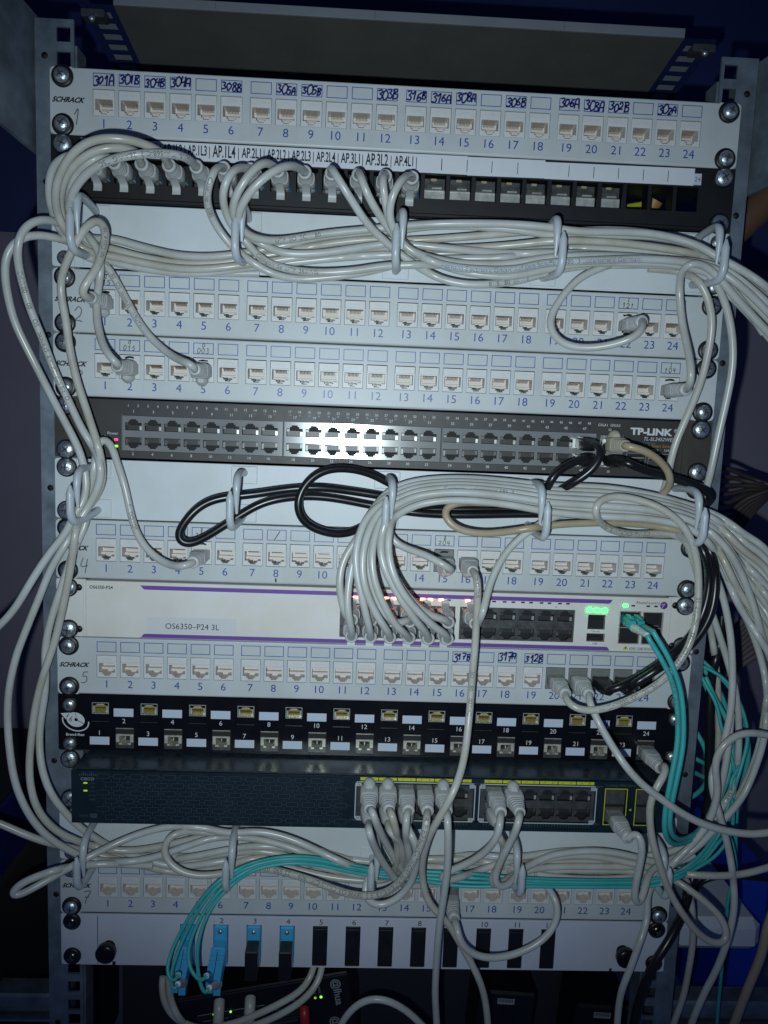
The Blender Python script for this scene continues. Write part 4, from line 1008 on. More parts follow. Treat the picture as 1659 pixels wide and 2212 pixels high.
cable('yellowed cable looping up from port 1 of panel 2, then down the post', WM,
      '195,645,46;172,637,56;180,618,58;200,595,56;216,560,50;228,520,46;228,488,46;212,472,44;190,484,42;166,520,40;148,556,36;132,600,28;132,640,26;143,696,26;150,753,26;167,826,26;187,886,28;200,926,30;212,965,30;220,1000,28;222,1035,26;212,1068,24;188,1100,24;165,1135,30;158,1189,30;148,1249,28;133,1323,26;117,1389,26;94,1456,26;77,1523,26;68,1589,28;63,1655,32;68,1709,34;83,1752,34;107,1782,32;133,1802,28;167,1816,22;200,1828,14;267,1838,12;333,1831,12;433,1808,12;500,1794,12;560,1800,10;650,1830,8',
      s=sch(3, 1), st=BD, text=[('sat Cablelite', 0.075, 3.0, 1)])
cable('grey cable from port 2 of the panel pencilled 3, rising to the left ring', G,
      '258,788,42;240,775,44;220,740,36;209,690,26;209,646,24;214,610,26;218,575,28;214,545,24;195,515,18;170,490,14;150,455,10',
      s=sch(4, 2), st=BD)
cable('grey cable hooking over a tray ring, then down to port 5 of panel 4', G,
      '400,1222,40;378,1224,34;352,1214,26;326,1196,22;302,1166,20;285,1122,18;270,1053,16;254,1003,18;241,962,22;228,945,26;214,949,30;208,972,28;204,1010,24;196,1050,20;188,1090,20;186,1133,22;168,1166,24;150,1216,24;137,1256,24;120,1306,24;105,1356,24;97,1406,24;98,1449,24;97,1499,22;89,1549,22;85,1590,24;87,1640,28;96,1680,30;112,1718,30;135,1748,28;160,1775,24;190,1800,18;240,1830,10;300,1852,8;380,1872,8;470,1862,8;560,1845,8',
      s=sch(7, 5), st=CL, text=[('sCV OGINs', 0.11, 2.8, -1), ('System a', 0.36, 3.2, 1)])
cable('grey cable coming in from the left edge towards the lowest cable tray', WM,
      '-40,1765,36;0,1779,34;50,1801,32;100,1819,28;155,1832,20;210,1846,10;300,1868,8;380,1884,10;460,1878,10;540,1856,10;620,1852,10;720,1868,10;800,1882,10;900,1888,10')
cable('grey cable with the long pointed loop sticking out at the lower left', G,
      '330,1870,14;250,1866,20;190,1868,30;133,1876,44;83,1892,52;45,1908,56;22,1928,58;24,1940,58;50,1930,56;90,1908,50;133,1884,44;183,1856,40;250,1822,28;317,1796,22;383,1784,22;450,1790,24;493,1800,26;553,1796,26;603,1804,26;653,1822,28;703,1846,28;753,1868,26;800,1885,20;900,1896,14')

# --- from panels 2 and 3 at the right ------------------------------------------
cable('grey cable making a wide horizontal loop from port 22 of the panel pencilled 2', G,
      '1386,697,44;1390,710,50;1372,728,52;1322,745,46;1266,752,40;1216,743,34;1190,715,30;1188,686,28;1213,643,26;1249,603,26;1299,578,24;1346,566,20;1406,568,18;1470,577,20;1530,600,26;1600,660,30;1680,750,32',
      s=sch(3, 22), st=CL)
cable('grey cable from port 24 of the panel pencilled 3, climbing straight up to the ring', G,
      '1490,832,44;1494,805,48;1485,750,36;1474,700,26;1468,640,24;1468,600,26;1478,574,32;1500,566,38;1524,574,40;1550,596,38;1600,655,36;1680,740,36',
      s=sch(4, 24), st=CL)
cable('grey cable dropping from the top right ring, inner of two, to the middle cable tray', WM,
      '1400,580,12;1460,585,16;1500,598,24;1524,630,28;1537,680,26;1536,726,24;1518,813,22;1490,886,22;1462,950,20;1448,1000,18;1440,1040,14;1425,1080,10;1380,1110,8')
cable('grey cable dropping from the top right ring, outer of two, along the right post', G,
      '1380,560,14;1440,566,18;1500,574,24;1538,596,30;1566,653,30;1581,720,28;1583,786,26;1572,853,24;1553,936,22;1535,1020,20;1524,1060,16;1500,1100,10;1440,1120,6')

# --- brown-grey switch ----------------------------------------------------------
cable('beige cable from the gigabit port of the brown-grey switch, hanging in a flat loop below', CBEIGE,
      '1345,962,42;1375,968,44;1405,980,42;1432,1002,38;1448,1028,32;1446,1052,26;1426,1074,20;1380,1092,14;1300,1098,12;1200,1094,14;1100,1088,22;1040,1086,26;985,1086,30;960,1097,34;958,1112,36;970,1131,38;1000,1147,38;1050,1153,36;1106,1147,34;1172,1137,30;1240,1131,26;1340,1130,20;1440,1140,18;1510,1162,20;1550,1200,22;1578,1245,24;1613,1300,26;1640,1350,28;1665,1410,28;1690,1500,28',
      s=(166.0, top(5)-19.5, 1.5), st=('bubble', 1, BOOTW), group='beige patch cables')
cable('black cable from the brown-grey switch with a long flat loop over panel 4', CBLACK,
      '1298,962,32;1298,985,36;1282,1012,36;1240,1042,32;1200,1062,24;1130,1078,14;1000,1086,10;900,1086,10;836,1073,12;753,1060,14;686,1053,18;620,1057,20;553,1067,24;466,1078,28;423,1100,32;393,1136,34;381,1162,34;401,1178,34;434,1166,30;483,1136,24;553,1093,18;600,1078,16;660,1072,12;720,1076,10;806,1092,8;900,1108,8;1000,1112,8;1150,1110,8;1300,1112,8;1420,1122,10;1490,1150,22;1520,1190,28;1533,1240,30;1526,1300,32;1506,1352,34;1470,1398,36;1406,1446,36;1345,1482,34;1308,1492,34',
      s=(144.9, top(5)-20, 1.5), st=('short', 1, BOOTK), e=sch(9, 22), et=('short', -1, BOOTK), r=3.0, group='black patch cables')
cable('black cable from the brown-grey switch crossing its mounting ear and turning back', CBLACK,
      '1347,994,32;1370,1008,32;1406,1020,30;1472,1038,28;1520,1056,26;1542,1074,22;1530,1088,18;1490,1096,12;1440,1094,8',
      s=(166.0, top(5)-31.5, 1.5), st=('short', -1, BOOTK), r=3.2, group='black patch cables')
cable('black cable hanging in a round loop below the glaring switch', CBLACK,
      '1280,984,28;1250,994,30;1212,1012,32;1188,1036,32;1184,1054,28;1160,1068,16;1060,1074,10;960,1078,8;900,1068,8;853,1050,12;803,1024,16;753,1012,20;703,1015,24;666,1038,26;645,1073,28;644,1108,28;664,1134,26;703,1150,24;740,1154,20;773,1144,16;810,1122,10;880,1104,6;1000,1100,6;1150,1100,6;1300,1104,6;1430,1118,8;1510,1160,24;1541,1206,28;1546,1262,30;1536,1325,32;1508,1376,34;1474,1410,36;1420,1446,38;1376,1474,38;1358,1486,36',
      s=(144.9, top(5)-31.5, 1.5), st=('short', -1, BOOTK), e=sch(9, 23), et=('short', -1, BOOTK), r=3.0, group='black patch cables')

# --- cream switch bundle ---------------------------------------------------------
FANN = [0]
def fan(first, j, vshift, d, tail):
    """common run of the bundle from the middle ring to the right edge; j = 0 outermost"""
    v = vshift; q_ = FANN[0]; FANN[0] += 1; ve = 1192 + q_*19
    tail = '%g,%g,26;%g,%g,28;%g,%g,30;%g,%g,30' % (1556-q_, 1117 + v*0.72 + q_*2.5, 1610-q_*1.5, 1117 + v*0.8 + (ve-1190)*0.45+38, 1659, ve+v*0.1, 1720, ve+120)
    return first + ';%s' % ';'.join('%g,%g,%g' % p for p in [
        (836+j*3, 1064+v*0.8, d+2), (886+j*2, 1042+v*0.76, d), (953, 1034+v*0.72, d), (1020, 1034+v*0.72, d), (1106, 1041+v*0.76, d), (1190, 1050+v*0.85, d), (1300, 1053+v*0.95, d), (1400, 1068+v*0.8, d), (1490, 1092+v*0.75, d)]) + ';' + tail
cable('grey cable from upper port 1 of the cream switch, outermost arch of the fan', G,
      fan('748,1334,38;738,1300,40;733,1262,40;737,1225,38;752,1190,36;775,1160,34;793,1118,32', 0, 0, 26, '1560,1122,28;1610,1150,30;1660,1200,32;1720,1270,32'), s=osp(0, 1), st=TU)
cable('grey cable from lower port 1 of the cream switch, first in the lower row', G,
      fan('760,1362,42;755,1340,46;750,1310,46;752,1270,44;758,1235,42;768,1190,40;785,1140,38;808,1096,34', 0, 11, 28, '1560,1140,30;1610,1180,32;1650,1230,34;1710,1310,34'), s=osp(1, 1))
cable('grey cable from upper port 2 of the cream switch', WM,
      fan('797,1330,36;788,1300,36;780,1262,34;779,1225,32;786,1185,30;800,1140,28;815,1105,24', 1, 22, 18, '1550,1150,24;1600,1200,26;1640,1260,28;1690,1350,28'), s=osp(0, 2), st=TU)
cable('grey cable from lower port 2 of the cream switch', G,
      fan('799,1362,44;791,1330,50;782,1290,52;771,1240,50;768,1195,48;778,1150,44;798,1110,38', 1, 20, 30, '1555,1150,30;1600,1196,32;1640,1262,34;1680,1350,34'), s=osp(1, 2))
cable('grey cable from lower port 3 of the cream switch', G,
      fan('838,1364,44;820,1340,50;800,1300,54;785,1255,54;783,1205,52;792,1160,48;812,1115,42', 2, 30, 32, '1550,1156,30;1592,1205,30;1630,1275,32;1665,1360,32'), s=osp(1, 3),
      text=[('Germany Ludenscheid 58513', 0.34, 3.0, -1)])
cable('grey cable from upper port 3 of the cream switch', WM,
      fan('838,1326,36;820,1296,36;806,1260,36;797,1215,36;800,1170,34;815,1125,30', 2, 34, 14, '1550,1168,22;1600,1224,24;1640,1300,26;1675,1400,26'), s=osp(0, 3), st=TU)
cable('grey cable from upper port 4 of the cream switch, swinging right at its plug', G,
      fan('880,1336,40;866,1350,44;844,1342,46;824,1312,48;806,1272,48;796,1225,46;800,1175,44;818,1128,38', 3, 40, 24, '1545,1166,26;1586,1222,26;1625,1300,28;1655,1400,28'), s=osp(0, 4), st=TU)
cable('grey cable from lower port 4 of the cream switch', G,
      fan('876,1370,44;854,1350,52;832,1312,58;812,1266,58;803,1215,56;808,1165,52;824,1122,44', 3, 42, 34, '1545,1172,30;1584,1230,30;1620,1310,32;1650,1420,32'), s=osp(1, 4))
cable('grey cable from lower port 5 of the cream switch', G,
      fan('920,1366,44;902,1346,52;876,1310,58;848,1264,60;826,1216,58;822,1168,54;834,1124,46', 4, 50, 34, '1540,1180,28;1578,1240,28;1612,1320,30;1640,1420,30'), s=osp(1, 5))
cable('grey cable from upper port 5 of the cream switch', WM,
      fan('918,1334,40;898,1312,44;868,1276,46;842,1238,46;828,1196,44;830,1150,40', 4, 56, 18, '1536,1184,20;1570,1244,22;1600,1320,24;1630,1420,24'), s=osp(0, 5), st=TU)
cable('grey cable from upper port 6 of the cream switch', G,
      fan('960,1338,40;930,1330,46;896,1304,50;866,1268,52;846,1228,52;838,1180,48;842,1134,42', 5, 62, 28, '1535,1188,26;1566,1250,26;1592,1330,28;1615,1440,28'), s=osp(0, 6), st=TU)
cable('grey cable from lower port 6 of the cream switch, last in the lower row', G,
      fan('962,1370,44;938,1354,52;900,1318,60;868,1278,62;846,1232,62;838,1180,58;843,1136,48', 5, 66, 36, '1530,1186,28;1560,1244,28;1586,1330,30;1604,1440,30'), s=osp(1, 6))
cable('grey cable from port 15 of panel 4, climbing to the middle ring', G,
      '978,1232,42;960,1222,46;930,1204,40;900,1192,34;872,1183,30;850,1170,28;838,1148,28;842,1118,24;870,1092,16;940,1078,12;1040,1080,10;1150,1090,8;1300,1100,8;1420,1110,8', s=sch(7, 15), st=BD)
cable('long grey cable hanging from port 16 of panel 4 past the fibre panel', WM,
      '1031,1250,46;1032,1280,46;1029,1340,42;1026,1400,40;1021,1450,40;1017,1506,42;1011,1573,48;1001,1645,60;982,1705,74;955,1756,74;930,1800,66;914,1850,52;912,1892,44;920,1935,40;938,1965,38;966,1992,36;994,2038,34;1024,2092,34;1044,2142,32;1053,2200,30;1055,2260,30', s=sch(7, 16), st=BD,
      text=[('DIGITUS', 0.04, 2.6, -1), ('ISO 11801 100MHZ', 0.2, 2.9, -1)])
cable('grey cable from the first port of the right block on the cream switch, rising right', G,
      '1034,1344,42;1044,1322,46;1052,1284,42;1064,1247,36;1084,1207,32;1108,1176,30;1135,1153,30;1166,1132,30;1206,1113,30;1290,1104,28;1400,1108,26;1490,1124,28;1545,1158,30;1590,1215,30;1625,1300,30;1655,1400,30;1700,1500,30', s=osp(0, 7), st=TU)

# --- right side, below ------------------------------------------------------------
cable('printed grey cable from port 20 of panel 5, looping up beside the posts', WM,
      '1222,1512,42;1234,1526,46;1266,1536,48;1313,1529,48;1372,1506,48;1423,1476,48;1466,1433,46;1493,1383,44;1506,1323,42;1509,1256,40;1503,1196,40;1482,1144,42;1448,1110,42;1400,1086,40;1340,1072,38;1300,1077,38;1283,1096,38;1290,1122,36;1318,1144,30;1366,1154,20;1430,1152,14;1480,1165,12;1500,1220,6;1522,1300,-4;1540,1390,-16;1550,1480,-22;1552,1600,-24;1545,1720,-24;1520,1850,-16;1470,1880,2', s=sch(9, 20), st=('clear', -1, None),
      text=[('---  ZHM03E  OT  DETSET  ---  MUSREWOP  A2851  HCTAP  E5', 0.055, 3.1, 1), ('(R)TSIWTATAD  M-NED', 0.43, 3.1, 1)])
cable('grey cable from port 21 of panel 5, sweeping down past the dark switch', G,
      '1272,1514,42;1280,1532,44;1294,1563,46;1319,1606,56;1352,1656,66;1389,1696,66;1433,1729,64;1473,1757,62;1523,1782,60;1573,1796,58;1623,1802,56;1665,1798,56;1720,1785,56', s=sch(9, 21), st=BD)
cable('grey cable from port 24 of the glossy black panel with a big drooping loop', WM,
      '1436,1652,48;1440,1668,54;1424,1690,58;1407,1725,58;1403,1757,56;1408,1809,54;1422,1859,52;1446,1926,48;1476,1976,46;1506,2014,44;1536,2036,44;1562,2040,44;1573,2020,42;1556,1980,38;1518,1944,34;1484,1918,28;1450,1896,22;1400,1884,14;1300,1880,12;1200,1880,12;1120,1886,12;1040,1880,10', s=(BLX[11], top(10)-34, -1), st=CL)
cable('grey cable from the fibre module of the dark switch, doubling back below port 24', G,
      '1374,1794,62;1386,1812,66;1386,1848,64;1376,1896,60;1370,1936,56;1374,1956,54;1386,1948,52;1394,1912,46;1404,1884,36;1430,1866,26;1470,1846,20;1510,1806,16;1540,1750,14;1560,1690,14;1572,1620,14;1580,1540,12', s=(180.5, top(11)-29.5, 27.0), st=('clear', -1, None))
cable('grey cable hanging freely down the right side, nearest to the camera there', G,
      '1500,1165,20;1535,1220,16;1556,1270,14;1567,1310,14;1577,1366,14;1582,1435,14;1580,1522,16;1567,1592,18;1552,1640,20;1538,1665,22;1538,1705,26;1550,1745,30;1572,1826,30;1583,1892,30;1586,1959,30;1573,2026,30;1549,2092,30;1523,2142,30;1496,2205,30;1480,2260,30')
cable('printed grey cable behind the others at the right, turning left into the lowest tray', G,
      '1530,1300,4;1552,1366,2;1572,1430,0;1590,1500,0;1596,1574,0;1594,1640,0;1588,1690,4;1562,1740,8;1530,1785,12;1489,1826,12;1433,1843,12;1372,1852,10;1300,1840,10;1230,1838,10;1170,1845,8;1110,1852,8;1000,1848,6;920,1872,4;850,1888,4',
      text=[('ISO 11801 TIA 568 A', 0.30, 3.0, -1)])
cable('grey cable bowing out at the right edge and sweeping into the lowest tray', G,
      '1560,1220,2;1600,1310,0;1625,1366,0;1647,1435,2;1657,1505,4;1651,1592,6;1638,1640,8;1615,1700,10;1589,1742,14;1539,1795,18;1506,1830,20;1459,1862,22;1430,1886,22;1380,1900,14;1300,1898,12;1220,1896,10;1130,1888,8;1040,1870,8',
      text=[('11801 OSI papueJtS PMVPZ', 0.78, 3.0, 1)])
cable('grey cable arching in from the right edge, then down beside the post', G,
      '1720,1605,30;1659,1588,34;1612,1583,38;1576,1597,40;1550,1628,40;1545,1668,38;1550,1705,34;1538,1760,30;1506,1812,28;1460,1858,28;1430,1890,24;1400,1925,22;1398,1986,26;1383,2032,34;1363,2089,34;1342,2142,30;1334,2200,28;1332,2260,28')
cable('grey cable entering from the right edge straight into the lowest tray', WM,
      '1730,1855,26;1665,1872,28;1606,1888,30;1539,1892,30;1480,1888,26;1430,1880,18;1370,1866,14;1300,1852,14;1240,1848,14;1180,1856,12;1120,1874,10;1060,1862,8;980,1862,6')
cable('yellowed cable hanging behind the right post at the bottom', WM,
      '1470,1880,4;1484,1905,0;1492,1940,-4;1497,1990,-6;1496,2040,-6;1488,2092,-6;1476,2152,-6;1457,2205,-6;1440,2260,-6')
cable('beige-brown cable running off the lower right corner', CBEIGE,
      '1740,1860,20;1690,1930,24;1659,1996,26;1646,2059,26;1619,2126,26;1590,2200,26;1570,2260,26', r=3.4, group='beige patch cables')
cable('thick black power cord descending behind the cables on the right', CBLACK,
      '1560,1330,-20;1553,1399,-18;1538,1456,-16;1533,1539,-16;1532,1640,-16;1528,1740,-16;1500,1880,-14;1482,1950,2;1466,1992,14;1439,2042,22;1410,2086,24;1388,2142,22;1372,2200,20;1366,2260,20', r=3.6, group='black patch cables', cat='power cord', name='power_cable')
cable('thin black lead crossing above the white enclosure at the lower right', CBLACK,
      '1700,1905,-20;1640,1898,-20;1580,1894,-22;1530,1898,-24;1508,1912,-26;1500,1935,-30', r=1.9, group='black patch cables', cat='lead', name='black_lead')

# --- dark switch ----------------------------------------------------------------
cable('grey cable from upper port 1 of the dark switch', G,
      '803,1750,72;808,1764,74;818,1790,66;836,1826,52;860,1866,40;884,1892,28;920,1905,16;1000,1900,10;1100,1898,8', s=cis(0, 1), st=BU)
cable('grey cable from lower port 1 of the dark switch', G,
      '796,1792,72;800,1806,72;809,1830,62;824,1858,52;842,1884,42;862,1906,30;890,1914,18;960,1906,10', s=cis(1, 1), st=SH)
cable('grey cable from upper port 2 of the dark switch', WM,
      '844,1754,72;849,1768,74;855,1794,66;859,1826,54;858,1856,44;850,1884,30;820,1894,18;740,1884,12;660,1862,10;580,1840,10;500,1842,8;420,1850,8;330,1850,4;260,1850,3;210,1842,3', s=cis(0, 2), st=BU)
cable('grey cable from lower port 2 of the dark switch', WM,
      '842,1798,66;858,1810,60;868,1838,50;870,1866,38;858,1886,26;820,1902,14;720,1896,10;600,1868,8', s=cis(1, 2), st=SH)
cable('grey cable from upper port 3 of the dark switch', G,
      '878,1760,70;877,1780,72;877,1806,64;882,1834,54;884,1858,44;876,1880,32;850,1890,20;780,1876,14;700,1852,12;620,1832,10;540,1828,10;470,1840,10;400,1853,8;320,1862,4;250,1858,3;205,1848,3', s=cis(0, 3), st=CL)
cable('grey cable from lower port 3 of the dark switch, dropping into a small round loop', G,
      '884,1798,66;894,1812,64;900,1838,60;898,1872,54;886,1910,48;862,1938,44;834,1954,44;806,1956,44;790,1940,44;786,1918,42;796,1896,36;815,1880,20;870,1872,10;960,1874,8', s=cis(1, 3), st=SH)
cable('grey cable from upper port 4 of the dark switch, printed along its sag', WM,
      '922,1758,72;922,1775,76;917,1802,76;902,1842,72;878,1886,66;845,1922,60;800,1936,56;750,1930,50;690,1908,44;636,1890,38;586,1878,36;533,1878,34;483,1887,34;430,1892,36;388,1882,36;360,1858,34;352,1832,32;366,1806,30;400,1795,24;450,1798,18;520,1800,14;600,1812,10;680,1836,10;760,1860,8', s=cis(0, 4), st=CL,
      text=[('VERIFIED (UL) CATEGORY 5E PATCH CABLE E108998 OR C(UL) CM 1909 1122 590  0369036 FEET', 0.03, 3.3, -1)])
cable('long grey cable from upper port 5 of the dark switch, hanging straight down', G,
      '966,1762,72;968,1790,74;968,1830,70;966,1880,64;958,1940,56;948,2009,48;942,2092,40;940,2150,36;943,2205,34;945,2260,34', s=cis(0, 5), st=BU)
cable('grey cable from upper port 7 of the dark switch, folding back behind the hanging cable', G,
      '1080,1770,72;1080,1786,74;1070,1814,70;1046,1842,62;1016,1862,56;980,1878,50;955,1890,46;948,1900,44;960,1904,44;990,1896,36;1020,1886,24;1060,1872,12;1130,1852,8;1200,1846,8', s=cis(0, 7), st=CL)
cable('grey cable from upper port 8 of the dark switch, dipping in a tight hairpin', G,
      '1122,1764,72;1118,1784,74;1106,1812,68;1092,1838,62;1078,1868,56;1068,1896,52;1072,1914,50;1088,1918,48;1104,1904,40;1124,1882,30;1150,1866,22;1189,1848,18;1240,1840,18;1290,1838,18;1340,1844,18;1390,1856,18;1440,1866,18;1500,1850,14', s=cis(0, 8), st=BU)
cable('grey cable from lower port 7 of the dark switch', WM,
      '1074,1806,66;1088,1822,60;1086,1850,52;1072,1880,46;1060,1902,42;1066,1916,40;1084,1908,34;1108,1890,24;1140,1880,16;1200,1872,12;1290,1872,12;1380,1872,12;1450,1872,12', s=cis(1, 7), st=SH)
cable('grey cable looping from port 16 of the panel pencilled 7 across the fibre panel', G,
      '988,2004,44;990,2024,46;1002,2046,46;1024,2062,44;1060,2070,42;1106,2063,40;1156,2042,38;1190,2012,36;1205,1978,34;1201,1944,32;1184,1918,24;1160,1896,14;1100,1880,8;1000,1868,6', s=sch(13, 16), st=('clear', -1, None))
cable('yellowed cable lying straight along the lowest tray between the two right rings', WM,
      '900,1856,8;980,1856,8;1100,1858,6;1200,1862,8;1300,1862,8;1400,1862,8;1470,1852,8;1540,1800,6;1590,1730,4;1626,1655,4;1645,1590,4;1662,1480,4;1700,1380,4')
cable('grey cable lying along the lowest tray under the aqua fibres', G,
      '200,1846,3;300,1866,4;400,1862,5;480,1846,5;560,1836,5;640,1842,5;720,1852,5;800,1862,5;900,1868,5;1040,1864,5;1139,1886,14;1239,1898,14;1339,1898,14;1400,1888,12;1450,1860,10;1520,1800,8',
      text=[('ANSI TIA 568  ISO 11801 Stranded 26AWG', 0.55, 3.0, -1)])
# --- bottom ---------------------------------------------------------------------
cable('grey cable passing behind the fibre plugs and under the panel, upper of the pair', WM,
      '352,2110,10;350,2140,12;358,2172,12;380,2200,12;430,2222,12;500,2212,12;553,2192,12;600,2170,10;650,2140,6;672,2108,2;680,2080,-6;684,2050,-14')
cable('grey cable passing behind the fibre plugs and under the panel, lower of the pair', WM,
      '366,2110,10;366,2145,12;376,2180,12;400,2215,12;460,2236,12;540,2218,12;600,2194,12;655,2160,10;688,2120,4;696,2085,-4;698,2050,-14')
cable('grey cable arching over the bottom edge below the fibre panel', G,
      '725,2240,20;744,2200,22;775,2168,24;812,2157,26;853,2168,26;893,2196,26;930,2235,26')
for i, (u, v) in enumerate(((474, 2175), (541, 2168))):
    cable(('left', 'right')[i] + ' one of the two grey plugs and cords hanging from the small black device', WM,
      '%g,%g,-2;%g,%g,4;%g,%g,8;%g,%g,8' % (u, v-12, u-1, v+8, u-3, v+40, u-4, v+80), r=4.4, group='cords in the small black device')
cable('red cord plugged into the small black device', REDP, '657,2178,4;658,2195,8;660,2230,8', r=4.0, group='cords in the small black device')

# --- aqua fibres ------------------------------------------------------------------
def fibre(label, path, **k): cable(label, CTEAL, path, r=k.pop('r', 1.35), group='aqua fibre patch cords', cat='fibre cable', name='fibre_cable', **k)
tailf = lambda a, d: ';%g,%g,%g;%g,%g,%g;%g,%g,%g;%g,%g,%g;%g,%g,%g;%g,%g,%g;%g,%g,%g;%g,%g,%g;%g,%g,%g;%g,%g,%g;%g,%g,%g' % (
    553,1862+a,d, 620,1850+a,d, 690,1854+a,d-4, 786,1874+a,d-8, 903,1882+a*1.3,d-8, 1000,1886+a*1.9,d-6, 1106,1895+a*1.3,d-4, 1239,1901+a,d-4, 1372,1901+a,d-4, 1420,1898+a,d-4, 1462,1886+a*0.8,d-6)
fibre('aqua fibre cord, outermost of the four rising from the first fibre adapter', '385,2106,56;372,2122,60;361,2116,60;360,2090,56;372,2050,50;394,2006,46;426,1954,44;466,1908,42;508,1880,38' + tailf(0, 32) + ';1510,1850,20;1550,1795,10;1580,1720,6;1600,1660,4;1615,1600,2;1612,1560,0;1590,1500,0;1560,1462,-4;1519,1440,-8')
fibre('aqua fibre cord from the first fibre adapter, ending in a white boot', '384,2126,58;374,2138,60;366,2132,60;370,2100,56;384,2055,50;410,1999,46;440,1950,44;478,1906,42;515,1884,38' + tailf(5, 34) + ';1515,1856,18;1560,1790,8;1586,1720,4;1584,1650,2;1560,1580,0;1548,1520,-4;1530,1490,-8;1512,1455,-12')
fibre('aqua fibre cord from the second fibre adapter, with a teal boot', '446,2108,58;430,2120,62;415,2104,62;406,2078,58;408,2042,54;424,2000,50;446,1960,46;480,1918,42;518,1890,38' + tailf(10, 34) + ';1520,1860,16;1570,1800,6;1586,1840,4;1590,1890,2;1574,1930,0;1569,1990,-2;1562,2060,-4;1556,2126,-6;1549,2205,-8;1546,2260,-8')
fibre('aqua fibre cord from the second fibre adapter, ending in a white ring boot', '452,2134,60;440,2145,62;432,2130,62;427,2092,58;426,2050,54;436,2004,50;456,1962,46;488,1922,42;524,1894,38' + tailf(15, 36) + ';1510,1872,20;1545,1850,16;1580,1800,10;1583,1740,8;1576,1690,4;1602,1650,2;1616,1610,0;1614,1574,-2;1597,1522,-4;1570,1478,-10;1519,1428,-14')
fibre('printed aqua fibre cord with a white boot from the cream switch optical module', '1398,1372,44;1404,1384,46;1424,1416,48;1444,1452,50;1457,1489,52;1464,1539,54;1464,1600,56;1456,1650,58;1444,1710,60;1436,1760,60;1436,1800,58;1450,1822,50;1474,1822,38;1506,1804,22;1536,1765,10;1560,1715,4;1578,1660,0;1582,1600,-4;1566,1545,-8;1545,1510,-12;1524,1462,-16', r=1.9,
      text=[('OPTICAL FIBER 50/125 OM3  35058M', 0.06, 2.2, 1)])
fibre('aqua fibre cord with a teal boot from the cream switch optical module', '1412,1366,44;1420,1380,46;1440,1412,48;1458,1452,50;1470,1489,52;1476,1539,54;1476,1604,56;1468,1655,58;1456,1712,60;1447,1760,60;1448,1796,56;1462,1812,48;1482,1812,36;1510,1794,20;1530,1765,10;1546,1720,2;1546,1680,-8;1524,1650,-36;1480,1630,-52;1440,1620,-56', r=1.9)
for i, (pa, lab) in enumerate((('1500,1425,-30;1521,1434,-26;1546,1450,-24;1572,1476,-22;1590,1510,-22;1606,1560,-22;1616,1600,-22;1616,1640,-22;1605,1690,-22;1592,1740,-24;1588,1820,-24;1588,1890,-26', 'aqua fibre cord behind the right post, uppermost of the slack there'),
        ('1500,1436,-32;1521,1446,-28;1540,1470,-26;1560,1505,-26;1572,1550,-26;1570,1600,-26;1568,1660,-26;1580,1720,-26;1590,1790,-26', 'aqua fibre cord behind the right post, bending down past the black cord'),
        ('1500,1455,-34;1520,1470,-30;1532,1500,-28;1548,1550,-28;1558,1600,-28;1574,1650,-28;1584,1700,-28;1578,1760,-28;1530,1840,-20;1480,1880,-10', 'aqua fibre cord behind the right post, crossing to the lowest tray'),
        ('1495,1570,-34;1510,1590,-30;1524,1620,-28;1532,1660,-30;1520,1700,-44;1490,1725,-52;1450,1740,-56', 'short stretch of aqua fibre showing between right post and black cord'),
        ('1440,1650,-56;1490,1664,-52;1514,1676,-40;1530,1682,-28;1550,1686,-28', 'aqua fibre crossing behind the right post beside the dark switch'))):
    fibre(lab, pa, r=2.0)
# thin dark wires fanning out on the wall
for i in range(11):
    v0 = 1003 + i*19; u0 = 1548 + (i % 3)*3
    cable('thin dark wire, one of a fan spreading over the wall beside the black cables', CDIM,
          '%g,%g,-150;%g,%g,-160;%g,%g,-165;%g,%g,-165' % (u0-40, v0+6, u0+20, v0 + 8, 1610, 1040+i*4.2+ (v0-1040)*0.30, 1662, 1047+i*2.4), r=2.2, group='dark wires fanned out on the wall', cat='wire', name='loose_wire')
for i in range(9):
    cable('grey-brown wire, one of a flat curved batch behind the cables beside the post', mat('grey_brown_sheath', (0.10, 0.085, 0.085), 0.6),
          '%g,%g,-175;%g,%g,-180;%g,%g,-180' % (1520, 1380+i*13, 1575, 1372+i*10, 1640, 1300+i*14), r=3.2, group='grey-brown wires behind the right hand cables', cat='wire', name='loose_wire')

# ------------------------------------------------------------------ lay the cables out
def parse(s_):
    out = []; d = 40
    for q_ in s_.split(';'):
        f = [float(z_) for z_ in q_.split(',')]
        if len(f) > 2: d = f[2]
        out.append((f[0], f[1], d))
    return out
def resample(P, step):
    seg = np.linalg.norm(np.diff(P, axis=0), axis=1); s_ = np.concatenate([[0], np.cumsum(seg)])
    n_ = max(4, int(s_[-1]/step)+1); q_ = np.linspace(0, s_[-1], n_)
    return np.stack([np.interp(q_, s_, P[:, i]) for i in range(3)], 1)
BL = {'tab': 7+21, 'bubble': 7+23.5, 'clear': 10.5+20.5, 'short': 10.5+12.5}
allP = []
for c in CABLES:
    uv = parse(c['path']); pts = [at(u, v, d) for u, v, d in uv]; nf = [0, 0]
    if c['s']:
        x, z, f = c['s']; e_ = f + BL[c['st'][0]]; pts = [np.array([x, -(e_-3), z]), np.array([x, -(e_+1.5), z])] + pts; nf[0] = 2
    if c['e']:
        x, z, f = c['e']; e_ = f + BL[c['et'][0]]; pts = pts + [np.array([x, -(e_+1.5), z]), np.array([x, -(e_-3), z])]; nf[1] = 2
    P = resample(np.array(cat2(pts, 10)), 3.6)
    # iron out small kinks
    for _ in range(3): P[2:-2] = 0.25*P[1:-3] + 0.5*P[2:-2] + 0.25*P[3:-1]
    c['nf'] = nf; allP.append(P)
